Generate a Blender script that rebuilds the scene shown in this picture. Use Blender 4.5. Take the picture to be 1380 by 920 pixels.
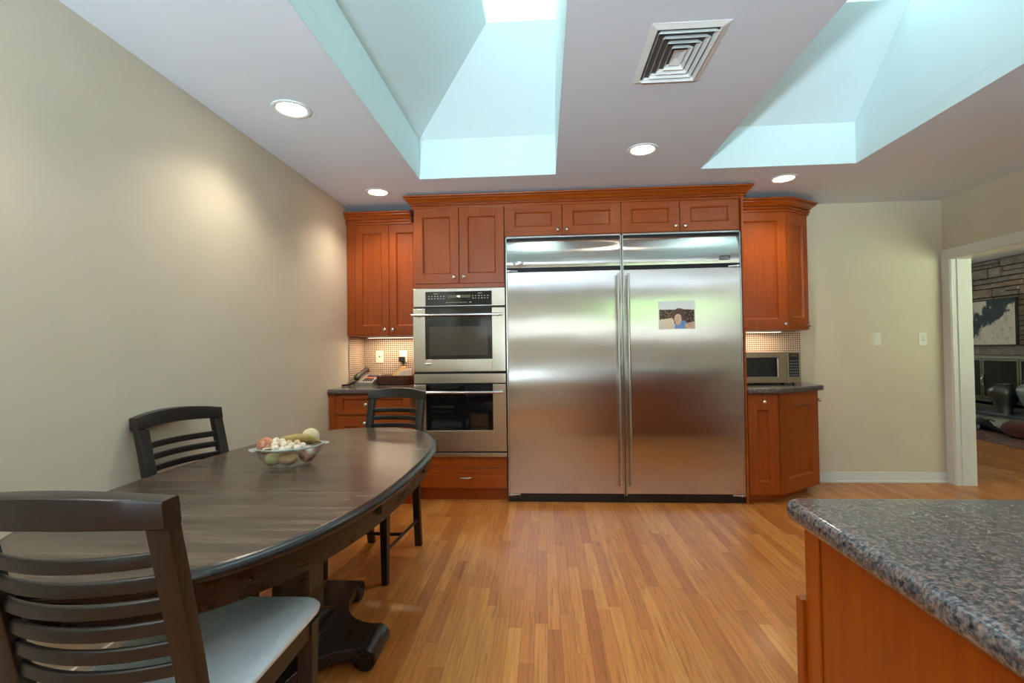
import bpy, bmesh, math, random
from mathutils import Vector, Matrix, noise as mnoise
random.seed(7)
for o in list(bpy.data.objects): bpy.data.objects.remove(o)
sc = bpy.context.scene
COL = sc.collection
PI = math.pi

# ------------------------------------------------------------------ camera
F_PX, YAW, PITCH, ROLL, CAMH = 657.65, .0648, .0162, .0138, 1.2174
Fv = Vector((-math.sin(YAW)*math.cos(PITCH), math.cos(YAW)*math.cos(PITCH), math.sin(PITCH)))
R0 = Vector((math.cos(YAW), math.sin(YAW), 0)); U0 = R0.cross(Fv)
Rv = R0*math.cos(ROLL) - U0*math.sin(ROLL); Uv = U0*math.cos(ROLL) + R0*math.sin(ROLL)
cd = bpy.data.cameras.new('camera'); cam = bpy.data.objects.new('camera', cd); COL.objects.link(cam)
M = Matrix((Rv, Uv, -Fv)).transposed().to_4x4(); M.translation = Vector((0, 0, CAMH))
cam.matrix_world = M
cd.sensor_width = 36; cd.lens = 36*F_PX/1380; cd.clip_start = .02; cd.clip_end = 300
sc.camera = cam

# ------------------------------------------------------------------ exposure, world, lights
vs = sc.view_settings
vs.view_transform = 'Standard'; vs.look = 'None'; vs.gamma = 1; vs.use_curve_mapping = False
vs.exposure = 1.57
sc.cycles.caustics_reflective = False; sc.cycles.caustics_refractive = False
SKY = .85            # world strength
SKYLIGHT_W = 3.1      # watts per skylight
DOWN_W = 10          # watts per recessed lamp
w = bpy.data.worlds.new('world'); sc.world = w; w.use_nodes = True
nt = w.node_tree; nt.nodes.clear()
wo = nt.nodes.new('ShaderNodeOutputWorld'); bg = nt.nodes.new('ShaderNodeBackground')
tc = nt.nodes.new('ShaderNodeTexCoord'); sx = nt.nodes.new('ShaderNodeSeparateXYZ'); rp = nt.nodes.new('ShaderNodeValToRGB')
nt.links.new(tc.outputs['Generated'], sx.inputs[0]); nt.links.new(sx.outputs['Z'], rp.inputs[0])
rp.color_ramp.elements[0].position = 0.0; rp.color_ramp.elements[0].color = (.95, 1.0, 1.0, 1)
rp.color_ramp.elements[1].position = .6; rp.color_ramp.elements[1].color = (.62, .86, 1.0, 1)
nt.links.new(rp.outputs[0], bg.inputs[0]); bg.inputs[1].default_value = SKY
nt.links.new(bg.outputs[0], wo.inputs[0])

def area(name, loc, rot, sx_, sy_, watts, color=(1, 1, 1), portal=False, spread=PI):
    l = bpy.data.lights.new(name, 'AREA'); l.shape = 'RECTANGLE'; l.size = sx_; l.size_y = sy_
    l.energy = watts; l.color = color; l.spread = spread
    if portal: l.cycles.is_portal = True
    o = bpy.data.objects.new(name, l); COL.objects.link(o); o.location = loc; o.rotation_euler = rot
    return o
# room constants
XL, XR, YB, YF, ZC = -1.7076, 3.519, 4.526, 3.907, 2.4828
YR = -2.5
# daylight at the two skylight panes (they sit on top of their shafts)
area('skylight_daylight', (-.12, 2.0, 3.60), (0, 0, 0), .44, 2.0, SKYLIGHT_W, (.62, .92, 1.0))
area('skylight_daylight', (1.93, 2.0, 3.60), (0, 0, 0), .50, 2.0, SKYLIGHT_W, (.62, .92, 1.0))
# the sun outside, low in the east: it lights garden and the added reflector, and enters no window
SUN = 62.0
sl = bpy.data.lights.new('sun', 'SUN'); sl.energy = SUN; sl.angle = .01; sl.color = (1., .97, .92)
so = bpy.data.objects.new('sun', sl); COL.objects.link(so); so.rotation_euler = (0, math.radians(50), 0); so.location = (20, -10, 20)
# added fill spot behind the viewer, without a body, aimed up at the ceiling
FILL_W = 330.0
fl = bpy.data.lights.new('ceiling_fill', 'SPOT'); fl.energy = FILL_W; fl.color = (.66, .87, 1.0); fl.spot_size = math.radians(79); fl.spot_blend = .6; fl.shadow_soft_size = .12
fo = bpy.data.objects.new('ceiling_fill', fl); COL.objects.link(fo); fo.location = (-1.0, -2.2, .70)
fo.rotation_euler = Vector((.20, .76, .68)).to_track_quat('-Z', 'Y').to_euler()
# rear windows and living room window: portals that only guide the sky light in
area('window_portal', (2.535, YR+.02, 1.81), (PI/2, 0, 0), 1.75, .96, 1, portal=True)
area('window_portal', (-.05, YR+.02, 1.68), (PI/2, 0, 0), 2.7, .44, 1, portal=True)
area('window_portal', (5.2, 1.62, 1.4), (PI/2, 0, 0), 2.4, 1.6, 1, portal=True)
area('window_portal', (5.2, 8.88, 1.47), (-PI/2, 0, 0), 1.2, 1.15, 1, portal=True)

# ------------------------------------------------------------------ materials
class NT:
    def __init__(s, name):
        s.m = bpy.data.materials.new(name); s.m.use_nodes = True; s.t = s.m.node_tree
        s.b = s.t.nodes['Principled BSDF']
    def n(s, typ, **kw):
        x = s.t.nodes.new(typ)
        for k, v in kw.items():
            if k.startswith('i_'):
                key = k[2:]; x.inputs[int(key) if key.isdigit() else key].default_value = v
            else: setattr(x, k, v)
        return x
    def l(s, a, b): s.t.links.new(a, b)
    def math(s, op, a, b=None, c=None):
        x = s.n('ShaderNodeMath', operation=op)
        for i, v in enumerate((a, b, c)):
            if v is None: continue
            if isinstance(v, (int, float)): x.inputs[i].default_value = v
            else: s.l(v, x.inputs[i])
        return x.outputs[0]
    def ramp(s, fac, stops, interp='LINEAR'):
        x = s.n('ShaderNodeValToRGB'); cr = x.color_ramp; cr.interpolation = interp
        while len(cr.elements) < len(stops): cr.elements.new(.5)
        for e, (p, c) in zip(cr.elements, stops): e.position = p; e.color = (*c, 1)
        s.l(fac, x.inputs[0]); return x.outputs[0]
    def mix(s, fac, a, b, mode='MIX'):
        x = s.n('ShaderNodeMix', data_type='RGBA', blend_type=mode)
        for i, v in ((0, fac), (6, a), (7, b)):
            if isinstance(v, (int, float)): x.inputs[i].default_value = v
            elif isinstance(v, tuple): x.inputs[i].default_value = (*v, 1)
            else: s.l(v, x.inputs[i])
        return x.outputs[2]
    def coord(s, scale=(1, 1, 1), rot=(0, 0, 0), kind='Object'):
        tc = s.n('ShaderNodeTexCoord'); mp = s.n('ShaderNodeMapping')
        mp.inputs['Scale'].default_value = scale; mp.inputs['Rotation'].default_value = rot
        s.l(tc.outputs[kind], mp.inputs[0]); return mp.outputs[0]
    def noise(s, vec, scale=5, detail=3, rough=.5, out='Fac', dist=0):
        x = s.n('ShaderNodeTexNoise', i_Scale=scale, i_Detail=detail, i_Roughness=rough, i_Distortion=dist)
        s.l(vec, x.inputs['Vector']); return x.outputs[out]
    def bump(s, h, strength=.3, dist=.01):
        x = s.n('ShaderNodeBump', i_Strength=strength, i_Distance=dist); s.l(h, x.inputs['Height'])
        s.l(x.outputs[0], s.b.inputs['Normal'])
    def base(s, v):
        if isinstance(v, tuple): s.b.inputs['Base Color'].default_value = (*v, 1)
        else: s.l(v, s.b.inputs['Base Color'])
    def set(s, **kw):
        for k, v in kw.items():
            k = k.replace('_', ' ')
            if hasattr(v, 'is_linked') or hasattr(v, 'links'): s.l(v, s.b.inputs[k])
            else: s.b.inputs[k].default_value = v
def lin(r, g, b):
    f = lambda c: (c/255/12.92) if c/255 <= .04045 else ((c/255+.055)/1.055)**2.4
    return (f(r), f(g), f(b))
def plain(name, rgb, rough=.5, metal=0., var=.0, vscale=8, bump=0., bscale=200, **kw):
    k = NT(name)
    if var:
        n = k.noise(k.coord(), vscale, 4)
        lo = tuple(max(0, c*(1-var)) for c in rgb); hi = tuple(c*(1+var) for c in rgb)
        k.base(k.ramp(n, [(.3, lo), (.7, hi)]))
    else: k.base(rgb)
    k.set(Roughness=rough, Metallic=metal, **kw)
    if bump: k.bump(k.noise(k.coord(), bscale, 2), bump, .002)
    return k.m

MT = {}
MT['wall'] = plain('beige_paint', lin(217, 208, 186), .55, var=.02, vscale=3, bump=.05, bscale=250)
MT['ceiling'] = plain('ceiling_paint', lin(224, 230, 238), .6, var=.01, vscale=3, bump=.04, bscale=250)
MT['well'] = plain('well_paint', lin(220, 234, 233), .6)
MT['white'] = plain('white_trim_paint', lin(226, 228, 224), .4)
MT['plastic_white'] = plain('white_plastic', lin(232, 230, 220), .35)

def cherry(name, dark, light, rough=.32, vert=True, seed=0):
    k = NT(name)
    sc_ = (26, 26, 1.6) if vert else (1.6, 26, 26)
    oi = k.n('ShaderNodeObjectInfo'); off = k.n('ShaderNodeVectorMath', operation='ADD'); off2 = k.n('ShaderNodeVectorMath', operation='ADD')
    r37 = k.math('MULTIPLY', oi.outputs['Random'], 37)
    for x, sc in ((off, sc_), (off2, (180, 180, 8) if vert else (8, 180, 180))): k.l(k.coord(sc), x.inputs[0]); k.l(r37, x.inputs[1])
    n1 = k.noise(off.outputs[0], 1.6, 5, .55, dist=.4); n2 = k.noise(off2.outputs[0], 1, 2)
    f = k.math('ADD', k.math('MULTIPLY', n1, .75), k.math('MULTIPLY', n2, .25))
    k.base(k.ramp(f, [(.25, dark), (.75, light)]))
    k.set(Roughness=rough); k.b.inputs['Coat Weight'].default_value = .15; k.b.inputs['Coat Roughness'].default_value = .2
    return k.m
CH_D, CH_L = lin(138, 56, 6), lin(174, 83, 14)
MT['cherry'] = cherry('cherry_wood', CH_D, CH_L)
MT['cherry_h'] = cherry('cherry_wood_horizontal', CH_D, CH_L, vert=False)

def oak_floor():
    k = NT('oak_strip_floor'); tc = k.n('ShaderNodeTexCoord'); s = k.n('ShaderNodeSeparateXYZ'); k.l(tc.outputs['Object'], s.inputs[0])
    W = .0572
    u = k.math('DIVIDE', s.outputs['X'], W); row = k.math('FLOOR', u); fu = k.math('FRACT', u)
    wn = k.n('ShaderNodeTexWhiteNoise', noise_dimensions='1D'); k.l(row, wn.inputs['W'])
    v = k.math('ADD', k.math('DIVIDE', s.outputs['Y'], .78), k.math('MULTIPLY', wn.outputs['Value'], 7.3))
    pl = k.math('FLOOR', v); fv = k.math('FRACT', v)
    cb = k.n('ShaderNodeCombineXYZ'); k.l(row, cb.inputs[0]); k.l(pl, cb.inputs[1])
    w2 = k.n('ShaderNodeTexWhiteNoise', noise_dimensions='2D'); k.l(cb.outputs[0], w2.inputs['Vector'])
    tone = k.ramp(w2.outputs['Value'], [(0, lin(184, 108, 48)), (.2, lin(196, 120, 54)), (.55, lin(209, 134, 64)), (.85, lin(217, 147, 76)), (1, lin(188, 110, 46))])
    # grain
    cg = k.n('ShaderNodeCombineXYZ'); k.l(k.math('MULTIPLY', s.outputs['X'], 55), cg.inputs[0])
    k.l(k.math('ADD', k.math('MULTIPLY', s.outputs['Y'], 2.4), k.math('MULTIPLY', w2.outputs['Value'], 50)), cg.inputs[1])
    g = k.noise(cg.outputs[0], 1.3, 5, .6, dist=.6)
    cg2 = k.n('ShaderNodeCombineXYZ'); k.l(k.math('MULTIPLY', s.outputs['X'], 420), cg2.inputs[0]); k.l(k.math('MULTIPLY', s.outputs['Y'], 9), cg2.inputs[1])
    g2 = k.noise(cg2.outputs[0], 1, 2)
    gr = k.ramp(k.math('ADD', k.math('MULTIPLY', g, .7), k.math('MULTIPLY', g2, .3)), [(.32, (.42, .33, .25)), (.42, (.82, .77, .71)), (.54, (1., 1., 1.)), (.75, (1.12, 1.12, 1.10))])
    c = k.mix(1., tone, gr, 'MULTIPLY')
    e = k.math('MINIMUM', fu, k.math('SUBTRACT', 1, fu)); gap = k.math('LESS_THAN', e, .016)
    e2 = k.math('MINIMUM', fv, k.math('SUBTRACT', 1, fv)); gap2 = k.math('LESS_THAN', e2, .0012)
    gg = k.math('MAXIMUM', gap, gap2)
    k.base(k.mix(k.math('MULTIPLY', gg, .55), c, lin(70, 40, 20)))
    k.set(Roughness=.34); k.b.inputs['Coat Weight'].default_value = .12; k.b.inputs['Coat Roughness'].default_value = .14
    k.bump(k.math('SUBTRACT', 1, gg), .12, .002)
    return k.m
MT['floor'] = oak_floor()

def granite():
    k = NT('brown_granite'); v = k.coord()
    n1 = k.noise(v, 92, 3, .6); n2 = k.noise(v, 200, 2, .6); n3 = k.noise(v, 22, 2, .5)
    c1 = k.ramp(n1, [(.36, lin(28, 30, 36)), (.45, lin(84, 86, 92)), (.53, lin(128, 124, 124)), (.61, lin(166, 126, 106)), (.70, lin(96, 90, 92))])
    c2 = k.ramp(n2, [(.42, lin(22, 26, 32)), (.5, lin(104, 106, 110)), (.60, lin(176, 160, 150))])
    c = k.mix(.45, c1, c2)
    k.base(k.mix(k.math('MULTIPLY', n3, .6), c, lin(46, 43, 44)))
    k.set(Roughness=.16); k.b.inputs['Coat Weight'].default_value = .4; k.b.inputs['Coat Roughness'].default_value = .08
    return k.m
MT['granite'] = granite()

def stainless(name, rough=.24, aniso=.75, base=(.62, .60, .57), wav=.0):
    k = NT(name); tg = k.n('ShaderNodeTangent', direction_type='RADIAL', axis='Z'); k.l(tg.outputs[0], k.b.inputs['Tangent'])
    n = k.noise(k.coord((600, 600, 5)), 1, 2)
    k.base(k.ramp(n, [(.3, tuple(c*.94 for c in base)), (.7, tuple(min(1, c*1.04) for c in base))]))
    k.set(Metallic=1., Roughness=rough); k.b.inputs['Anisotropic'].default_value = aniso; k.b.inputs['Anisotropic Rotation'].default_value = 0.
    if wav:
        k.bump(k.noise(k.coord((1.3, 1.3, 3.0)), 1.2, 1), wav, .01)
    return k.m
MT['steel'] = stainless('brushed_steel', .17, 1., (.62, .585, .54), wav=.12)
MT['steel_oven'] = stainless('oven_steel', .27, .6, (.66, .60, .50))
MT['steel_plain'] = plain('satin_steel', (.66, .65, .63), .22, 1.)
MT['chrome'] = plain('chrome', (.75, .74, .72), .12, 1.)
MT['nickel'] = plain('satin_nickel', (.66, .64, .60), .26, 1.)
MT['black'] = plain('black_plastic', (.012, .012, .013), .35)
MT['rubber'] = plain('dark_gap', (.02, .02, .02), .6)
MT['ovenglass'] = plain('oven_glass', (.030, .026, .022), .06)
MT['ovenwin'] = plain('oven_window', (.085, .070, .052), .10)
MT['ovenblack'] = plain('lower_oven_glass', (.008, .008, .009), .05)
MT['micro'] = plain('microwave_steel', lin(166, 150, 128), .28, .9)
MT['microwin'] = plain('microwave_window', (.02, .022, .02), .06)
MT['button'] = plain('button_print', lin(196, 192, 180), .5)
MT['display'] = plain('display_amber', lin(96, 82, 44), .3)

def espresso():
    k = NT('espresso_wood'); v = k.coord((3, 30, 30)); n = k.noise(v, 1.5, 4, .6); n2 = k.noise(k.coord(), 9, 5, .65); n3 = k.noise(k.coord((14, 1.6, 14)), 2, 4, .6)
    c = k.ramp(n, [(.3, lin(30, 24, 20)), (.7, lin(46, 36, 30))])
    k.base(k.mix(k.math('MULTIPLY', k.ramp(n2, [(.50, (0, 0, 0)), (.85, (1, 1, 1))]), .04), c, lin(62, 50, 42)))
    k.set(Roughness=.3); k.l(k.ramp(n3, [(.3, (.24,)*3), (.7, (.36,)*3)]), k.b.inputs['Roughness'])
    return k.m
MT['espresso'] = espresso()
MT['chairwood'] = plain('chair_espresso', lin(34, 29, 26), .33, var=.25, vscale=20)

def tabletop_mat():
    k = NT('worn_tabletop'); v = k.coord((2.2, 26, 26)); n = k.noise(v, 1.4, 4, .55); n2 = k.noise(k.coord((1.2, 7, 7)), 2.2, 4, .6)
    c = k.ramp(n, [(.28, lin(48, 39, 32)), (.5, lin(78, 65, 54)), (.72, lin(106, 90, 75))])
    k.base(k.mix(k.math('MULTIPLY', k.ramp(n2, [(.35, (0, 0, 0)), (.8, (1, 1, 1))]), .25), c, lin(104, 88, 74)))
    k.l(k.ramp(n2, [(.3, (.20,)*3), (.7, (.27,)*3)]), k.b.inputs['Roughness'])
    return k.m
MT['tabletop'] = tabletop_mat()

def fabric(name, a, b):
    k = NT(name); v = k.coord(); ch = k.n('ShaderNodeTexChecker', i_Scale=420.); k.l(v, ch.inputs['Vector'])
    n = k.noise(v, 260, 2); f = k.math('ADD', k.math('MULTIPLY', ch.outputs['Fac'], .4), k.math('MULTIPLY', n, .6))
    k.base(k.ramp(f, [(.2, a), (.8, b)])); k.set(Roughness=.9); k.b.inputs['Sheen Weight'].default_value = .2
    k.bump(f, .3, .001); return k.m
MT['seat'] = fabric('seat_fabric', lin(204, 216, 220), lin(244, 248, 248))

def mosaic():
    k = NT('mosaic_tile'); tc = k.n('ShaderNodeTexCoord'); s = k.n('ShaderNodeSeparateXYZ'); k.l(tc.outputs['Object'], s.inputs[0])
    P = .0188
    u = k.math('DIVIDE', k.math('ADD', s.outputs['X'], s.outputs['Y']), P); v = k.math('DIVIDE', s.outputs['Z'], P)
    fu, fv = k.math('FRACT', u), k.math('FRACT', v)
    t = k.math('MULTIPLY', k.math('LESS_THAN', k.math('ABSOLUTE', k.math('SUBTRACT', fu, .5)), .33), k.math('LESS_THAN', k.math('ABSOLUTE', k.math('SUBTRACT', fv, .5)), .33))
    cb = k.n('ShaderNodeCombineXYZ'); k.l(k.math('FLOOR', u), cb.inputs[0]); k.l(k.math('FLOOR', v), cb.inputs[1])
    wn = k.n('ShaderNodeTexWhiteNoise', noise_dimensions='2D'); k.l(cb.outputs[0], wn.inputs['Vector'])
    c = k.ramp(wn.outputs['Value'], [(0, lin(72, 30, 22)), (.35, lin(116, 52, 34)), (.7, lin(98, 62, 50)), (1, lin(140, 84, 62))])
    k.base(k.mix(t, lin(220, 204, 182), c)); k.set(Roughness=.35); return k.m
MT['mosaic'] = mosaic()

def glass(name, tint=(1, 1, 1), rough=.0, ior=1.45):
    k = NT(name); k.base(tint); k.set(Roughness=rough, IOR=ior); k.b.inputs['Transmission Weight'].default_value = 1.; return k.m
MT['glass'] = glass('clear_glass', (.96, .99, .98), .01)
def pane():
    k = NT('window_glass'); t = k.n('ShaderNodeBsdfTransparent'); g = k.n('ShaderNodeBsdfGlossy'); g.inputs['Roughness'].default_value = .02
    fr = k.n('ShaderNodeLayerWeight', i_Blend=.5); mx = k.n('ShaderNodeMixShader'); k.l(k.math('ADD', k.math('MULTIPLY', k.math('POWER', fr.outputs['Facing'], 5), .8), .03), mx.inputs[0]); k.l(t.outputs[0], mx.inputs[1]); k.l(g.outputs[0], mx.inputs[2])
    k.l(mx.outputs[0], k.t.nodes['Material Output'].inputs[0]); return k.m
MT['pane'] = pane()
def bowl_glass():
    k = NT('thin_bowl_glass'); t = k.n('ShaderNodeBsdfTransparent'); t.inputs[0].default_value = (.93, .96, .95, 1); g = k.n('ShaderNodeBsdfGlossy'); g.inputs['Roughness'].default_value = .04
    fr = k.n('ShaderNodeLayerWeight', i_Blend=.5); mx = k.n('ShaderNodeMixShader'); k.l(k.math('ADD', k.math('MULTIPLY', k.math('POWER', fr.outputs['Facing'], 4), .55), .03), mx.inputs[0]); k.l(t.outputs[0], mx.inputs[1]); k.l(g.outputs[0], mx.inputs[2])
    k.l(mx.outputs[0], k.t.nodes['Material Output'].inputs[0]); return k.m
MT['glass'] = bowl_glass()
MT['glassrim'] = plain('thick_glass_rim', (.80, .86, .84), .1); MT['glassrim'].node_tree.nodes['Principled BSDF'].inputs['Transmission Weight'].default_value = .55
def emit(name, rgb, strength, base=(.8, .8, .8)):
    k = NT(name); k.base(base); k.b.inputs['Emission Color'].default_value = (*rgb, 1); k.b.inputs['Emission Strength'].default_value = strength; return k.m
MT['lens'] = emit('lamp_lens', (1., .86, .66), 6)
MT['strip'] = emit('strip_lens', (1., .80, .55), 1.)
MT['skypane'] = emit('skylight_acrylic', (.78, .96, 1.), .38)

# ------------------------------------------------------------------ mesh helpers
class MB:
    """collects shapes (coordinates in the parent's frame) and links them as one mesh"""
    def __init__(s): s.bm = bmesh.new()
    def _add(s, b, mtx=None):
        if mtx is not None: b.transform(mtx)
        me = bpy.data.meshes.new('t'); b.to_mesh(me); b.free(); s.bm.from_mesh(me); bpy.data.meshes.remove(me); return s
    def box(s, x0, x1, y0, y1, z0, z1, bev=0., seg=2, mtx=None):
        b = bmesh.new(); bmesh.ops.create_cube(b, size=1)
        bmesh.ops.transform(b, verts=b.verts, matrix=Matrix.Translation(((x0+x1)/2, (y0+y1)/2, (z0+z1)/2)) @ Matrix.Diagonal((abs(x1-x0), abs(y1-y0), abs(z1-z0), 1)))
        if bev: bmesh.ops.bevel(b, geom=b.edges[:], offset=bev, segments=seg, affect='EDGES', profile=.5)
        return s._add(b, mtx)
    def prism(s, pts, z0, z1, bev=0., seg=2, mtx=None):
        b = bmesh.new(); lo = [b.verts.new((x, y, z0)) for x, y in pts]; hi = [b.verts.new((x, y, z1)) for x, y in pts]
        n = len(pts); b.faces.new(lo[::-1]); b.faces.new(hi)
        for i in range(n): b.faces.new((lo[i], lo[(i+1) % n], hi[(i+1) % n], hi[i]))
        bmesh.ops.recalc_face_normals(b, faces=b.faces)
        if bev:
            ed = [e for e in b.edges if abs(e.verts[0].co.z-e.verts[1].co.z) < 1e-6]
            bmesh.ops.bevel(b, geom=ed, offset=bev, segments=seg, affect='EDGES', profile=.5)
        return s._add(b, mtx)
    def lathe(s, prof, seg=24, mtx=None, cap=True):
        b = bmesh.new(); rings = []
        for r, z in prof:
            rings.append([b.verts.new((r*math.cos(2*PI*i/seg), r*math.sin(2*PI*i/seg), z)) for i in range(seg)])
        for a, c in zip(rings, rings[1:]):
            for i in range(seg): b.faces.new((a[i], a[(i+1) % seg], c[(i+1) % seg], c[i]))
        if cap: b.faces.new(rings[0][::-1]); b.faces.new(rings[-1])
        bmesh.ops.remove_doubles(b, verts=b.verts, dist=1e-6); bmesh.ops.recalc_face_normals(b, faces=b.faces)
        return s._add(b, mtx)
    def sphere(s, c, r, seg=16, scale=(1, 1, 1), ico=None, rot=None):
        b = bmesh.new()
        if ico is not None: bmesh.ops.create_icosphere(b, subdivisions=ico, radius=r)
        else: bmesh.ops.create_uvsphere(b, u_segments=seg, v_segments=max(6, seg//2), radius=r)
        m = Matrix.Translation(c) @ (rot.to_4x4() if rot is not None else Matrix.Identity(4)) @ Matrix.Diagonal((*scale, 1))
        return s._add(b, m)
    def tube(s, pts, r, seg=10, closed=False, rs=None, flat=None):
        """round tube along a path; flat=(w,h) gives a rectangular bar instead"""
        b = bmesh.new(); P = [Vector(p) for p in pts]; n = len(P); rings = []; prev = None
        for i in range(n):
            if closed: t = P[(i+1) % n]-P[i-1]
            else: t = P[min(i+1, n-1)]-P[max(i-1, 0)]
            t.normalize()
            if prev is None:
                up = Vector((0, 0, 1)) if abs(t.z) < .9 else Vector((0, 1, 0))
                a = t.cross(up).normalized()
            else:
                a = prev - t*prev.dot(t); a.normalize()
            prev = a; c = t.cross(a); rr = rs[i] if rs else r
            rings.append([b.verts.new(P[i]+(a*math.cos(2*PI*j/seg)+c*math.sin(2*PI*j/seg))*rr) for j in range(seg)])
        for i in range(n if closed else n-1):
            A, B = rings[i], rings[(i+1) % n]
            for j in range(seg): b.faces.new((A[j], A[(j+1) % seg], B[(j+1) % seg], B[j]))
        if not closed: b.faces.new(rings[0][::-1]); b.faces.new(rings[-1])
        bmesh.ops.recalc_face_normals(b, faces=b.faces)
        return s._add(b)
    def loft(s, sections, mtx=None, closed=False):
        """list of equal-length closed point loops joined into one skin with end caps"""
        b = bmesh.new(); rings = [[b.verts.new(p) for p in sec] for sec in sections]; k = len(rings[0])
        for A, B in zip(rings, rings[1:]):
            for j in range(k): b.faces.new((A[j], A[(j+1) % k], B[(j+1) % k], B[j]))
        if not closed: b.faces.new(rings[0][::-1]); b.faces.new(rings[-1])
        bmesh.ops.recalc_face_normals(b, faces=b.faces)
        return s._add(b, mtx)
    def sweep(s, path, prof, closed=False):
        """moulding: prof is (outward, z) swept along an XY path with mitred corners; outward is to the right of travel"""
        P = [Vector(p) for p in path]; n = len(P); secs = []
        for i in range(n):
            d0 = (P[i]-P[i-1]).normalized() if (i > 0 or closed) else None
            d1 = (P[(i+1) % n]-P[i]).normalized() if (i < n-1 or closed) else None
            if d0 is None: d0 = d1
            if d1 is None: d1 = d0
            n0 = Vector((d0.y, -d0.x)); n1 = Vector((d1.y, -d1.x)); m = (n0+n1).normalized(); k = 1/max(.3, m.dot(n0))
            secs.append([(P[i].x+m.x*o*k, P[i].y+m.y*o*k, z) for o, z in prof])
        if closed: secs.append(secs[0])
        return s.loft(secs, closed=closed)
    def build(s, name, mat, parent=None, smooth=True, mats=None, origin=None):
        me = bpy.data.meshes.new(name)
        if origin is not None: bmesh.ops.translate(s.bm, verts=s.bm.verts, vec=-Vector(origin))
        s.bm.to_mesh(me); s.bm.free()
        me.materials.append(MT[mat] if isinstance(mat, str) else mat)
        for x in (mats or []): me.materials.append(MT[x])
        if smooth:
            for p in me.polygons: p.use_smooth = True
            me.set_sharp_from_angle(angle=math.radians(50))
        o = bpy.data.objects.new(name, me); COL.objects.link(o)
        if smooth:
            wn = o.modifiers.new('weighted', 'WEIGHTED_NORMAL'); wn.keep_sharp = True; wn.weight = 80
        if origin is not None: o.location = origin
        if parent: o.parent = parent
        return o
def tag(o, label=None, cat=None, group=None, kind=None):
    for k, v in (('label', label), ('category', cat), ('group', group), ('kind', kind)):
        if v: o[k] = v
    return o
def thing(name, label, cat, loc=(0, 0, 0), rz=0., group=None):
    o = bpy.data.objects.new(name, None); COL.objects.link(o); o.empty_display_size = .1
    o.location = loc; o.rotation_euler = (0, 0, rz); return tag(o, label, cat, group)
def struct(name, mb, mat, label=None, parent=None, **kw):
    o = mb.build(name, mat, parent, **kw)
    if not parent: tag(o, label, None, None, 'structure')
    return o
def copy_tree(o, parent=None):
    c = o.copy(); COL.objects.link(c)
    if parent: c.parent = parent
    for ch in list(o.children): copy_tree(ch, c)
    return c
class Local:
    """world-coordinate shapes under an Empty: subtracts the Empty's location"""
    def __init__(s, root): s.r = root; s.o = root.location.copy()
    def build(s, mb, name, mat, parent=None, **kw):
        bmesh.ops.translate(mb.bm, verts=mb.bm.verts, vec=-s.o)
        return mb.build(name, mat, parent or s.r, **kw)

# ------------------------------------------------------------------ setting: shell
mb = MB(); mb.box(XL-.15, XR+.14, YR-.15, YB+.15, -.12, 0); mb.box(XR+.14, 9.0, 1.35, 9.2, -.12, 0); struct('floor', mb, 'floor', 'oak strip floor running through kitchen and living room', smooth=False)

# ceiling with the two skylight wells, one skin
def ceiling():
    mb = MB(); b = mb.bm
    S1 = (-.899, .1055); S2 = (1.1317, 2.194); Y0, Y1 = .35, 3.535; T = .09
    xs = [XL-.15, S1[0], S1[1], S2[0], S2[1], XR+.14]
    for i in range(5):
        if i in (1, 3):
            mb.box(xs[i], xs[i+1], YR-.15, Y0, ZC, ZC+T); mb.box(xs[i], xs[i+1], Y1, YB+.15, ZC, ZC+T)
        else: mb.box(xs[i], xs[i+1], YR-.15, YB+.15, ZC, ZC+T)
    return mb, S1, S2, Y0, Y1
mb, S1, S2, WY0, WY1 = ceiling()
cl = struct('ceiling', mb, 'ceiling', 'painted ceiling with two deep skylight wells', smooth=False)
ZCRB, ZTOP, ZPANE = 2.772, 3.26, 3.62
def well(S, tx):
    """upright curb, sloped left and far faces, upright right face, short shaft up to the pane"""
    x0, x1 = S; mb = MB(); b = mb.bm; ty = .53; e = .001
    lo = [(x0+e, WY0+e, ZC), (x1-e, WY0+e, ZC), (x1-e, WY1-e, ZC), (x0+e, WY1-e, ZC)]
    cu = [(x, y, ZCRB) for x, y, z in lo]
    tp = [(x0+tx, WY0, ZTOP), (x1, WY0, ZTOP), (x1, WY1-ty, ZTOP), (x0+tx, WY1-ty, ZTOP)]
    pn = [(x, y, ZPANE) for x, y, z in tp]
    R = [[b.verts.new(p) for p in r] for r in (lo, cu, tp, pn)]
    for A, B in zip(R, R[1:]):
        for i in range(4): b.faces.new((A[i], B[i], B[(i+1) % 4], A[(i+1) % 4]))
    zt = ZC+.09
    mb.box(x0-.08, x1+.08, WY0-.08, WY0+.0015, zt, zt+.03); mb.box(x0-.08, x1+.08, WY1-.0015, WY1+.08, zt, zt+.03); mb.box(x0-.08, x0+.0015, WY0, WY1, zt, zt+.03); mb.box(x1-.0015, x1+.08, WY0, WY1, zt, zt+.03)
    return mb, pn
for i, (S, tx) in enumerate(((S1, .57), (S2, .55))):
    mb, pn = well(S, tx); o = struct('well', mb, 'well', parent=cl, smooth=False)
    p = MB().box(pn[0][0]-.03, pn[1][0]+.03, pn[0][1]-.03, pn[2][1]+.03, ZPANE, ZPANE+.02)
    fr = struct('window_%d' % (i+1), p, 'skypane', 'skylight pane on top of the %s well' % ('left', 'right')[i], smooth=False)

struct('wall_left', MB().box(XL-.15, XL, YR, YB+.15, 0, ZC), 'wall', 'long beige wall behind the dining table', smooth=False)
struct('wall_back', MB().box(XL, XR+.14, YB, YB+.15, 0, ZC), 'wall', 'beige wall behind the refrigerators', smooth=False)
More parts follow.
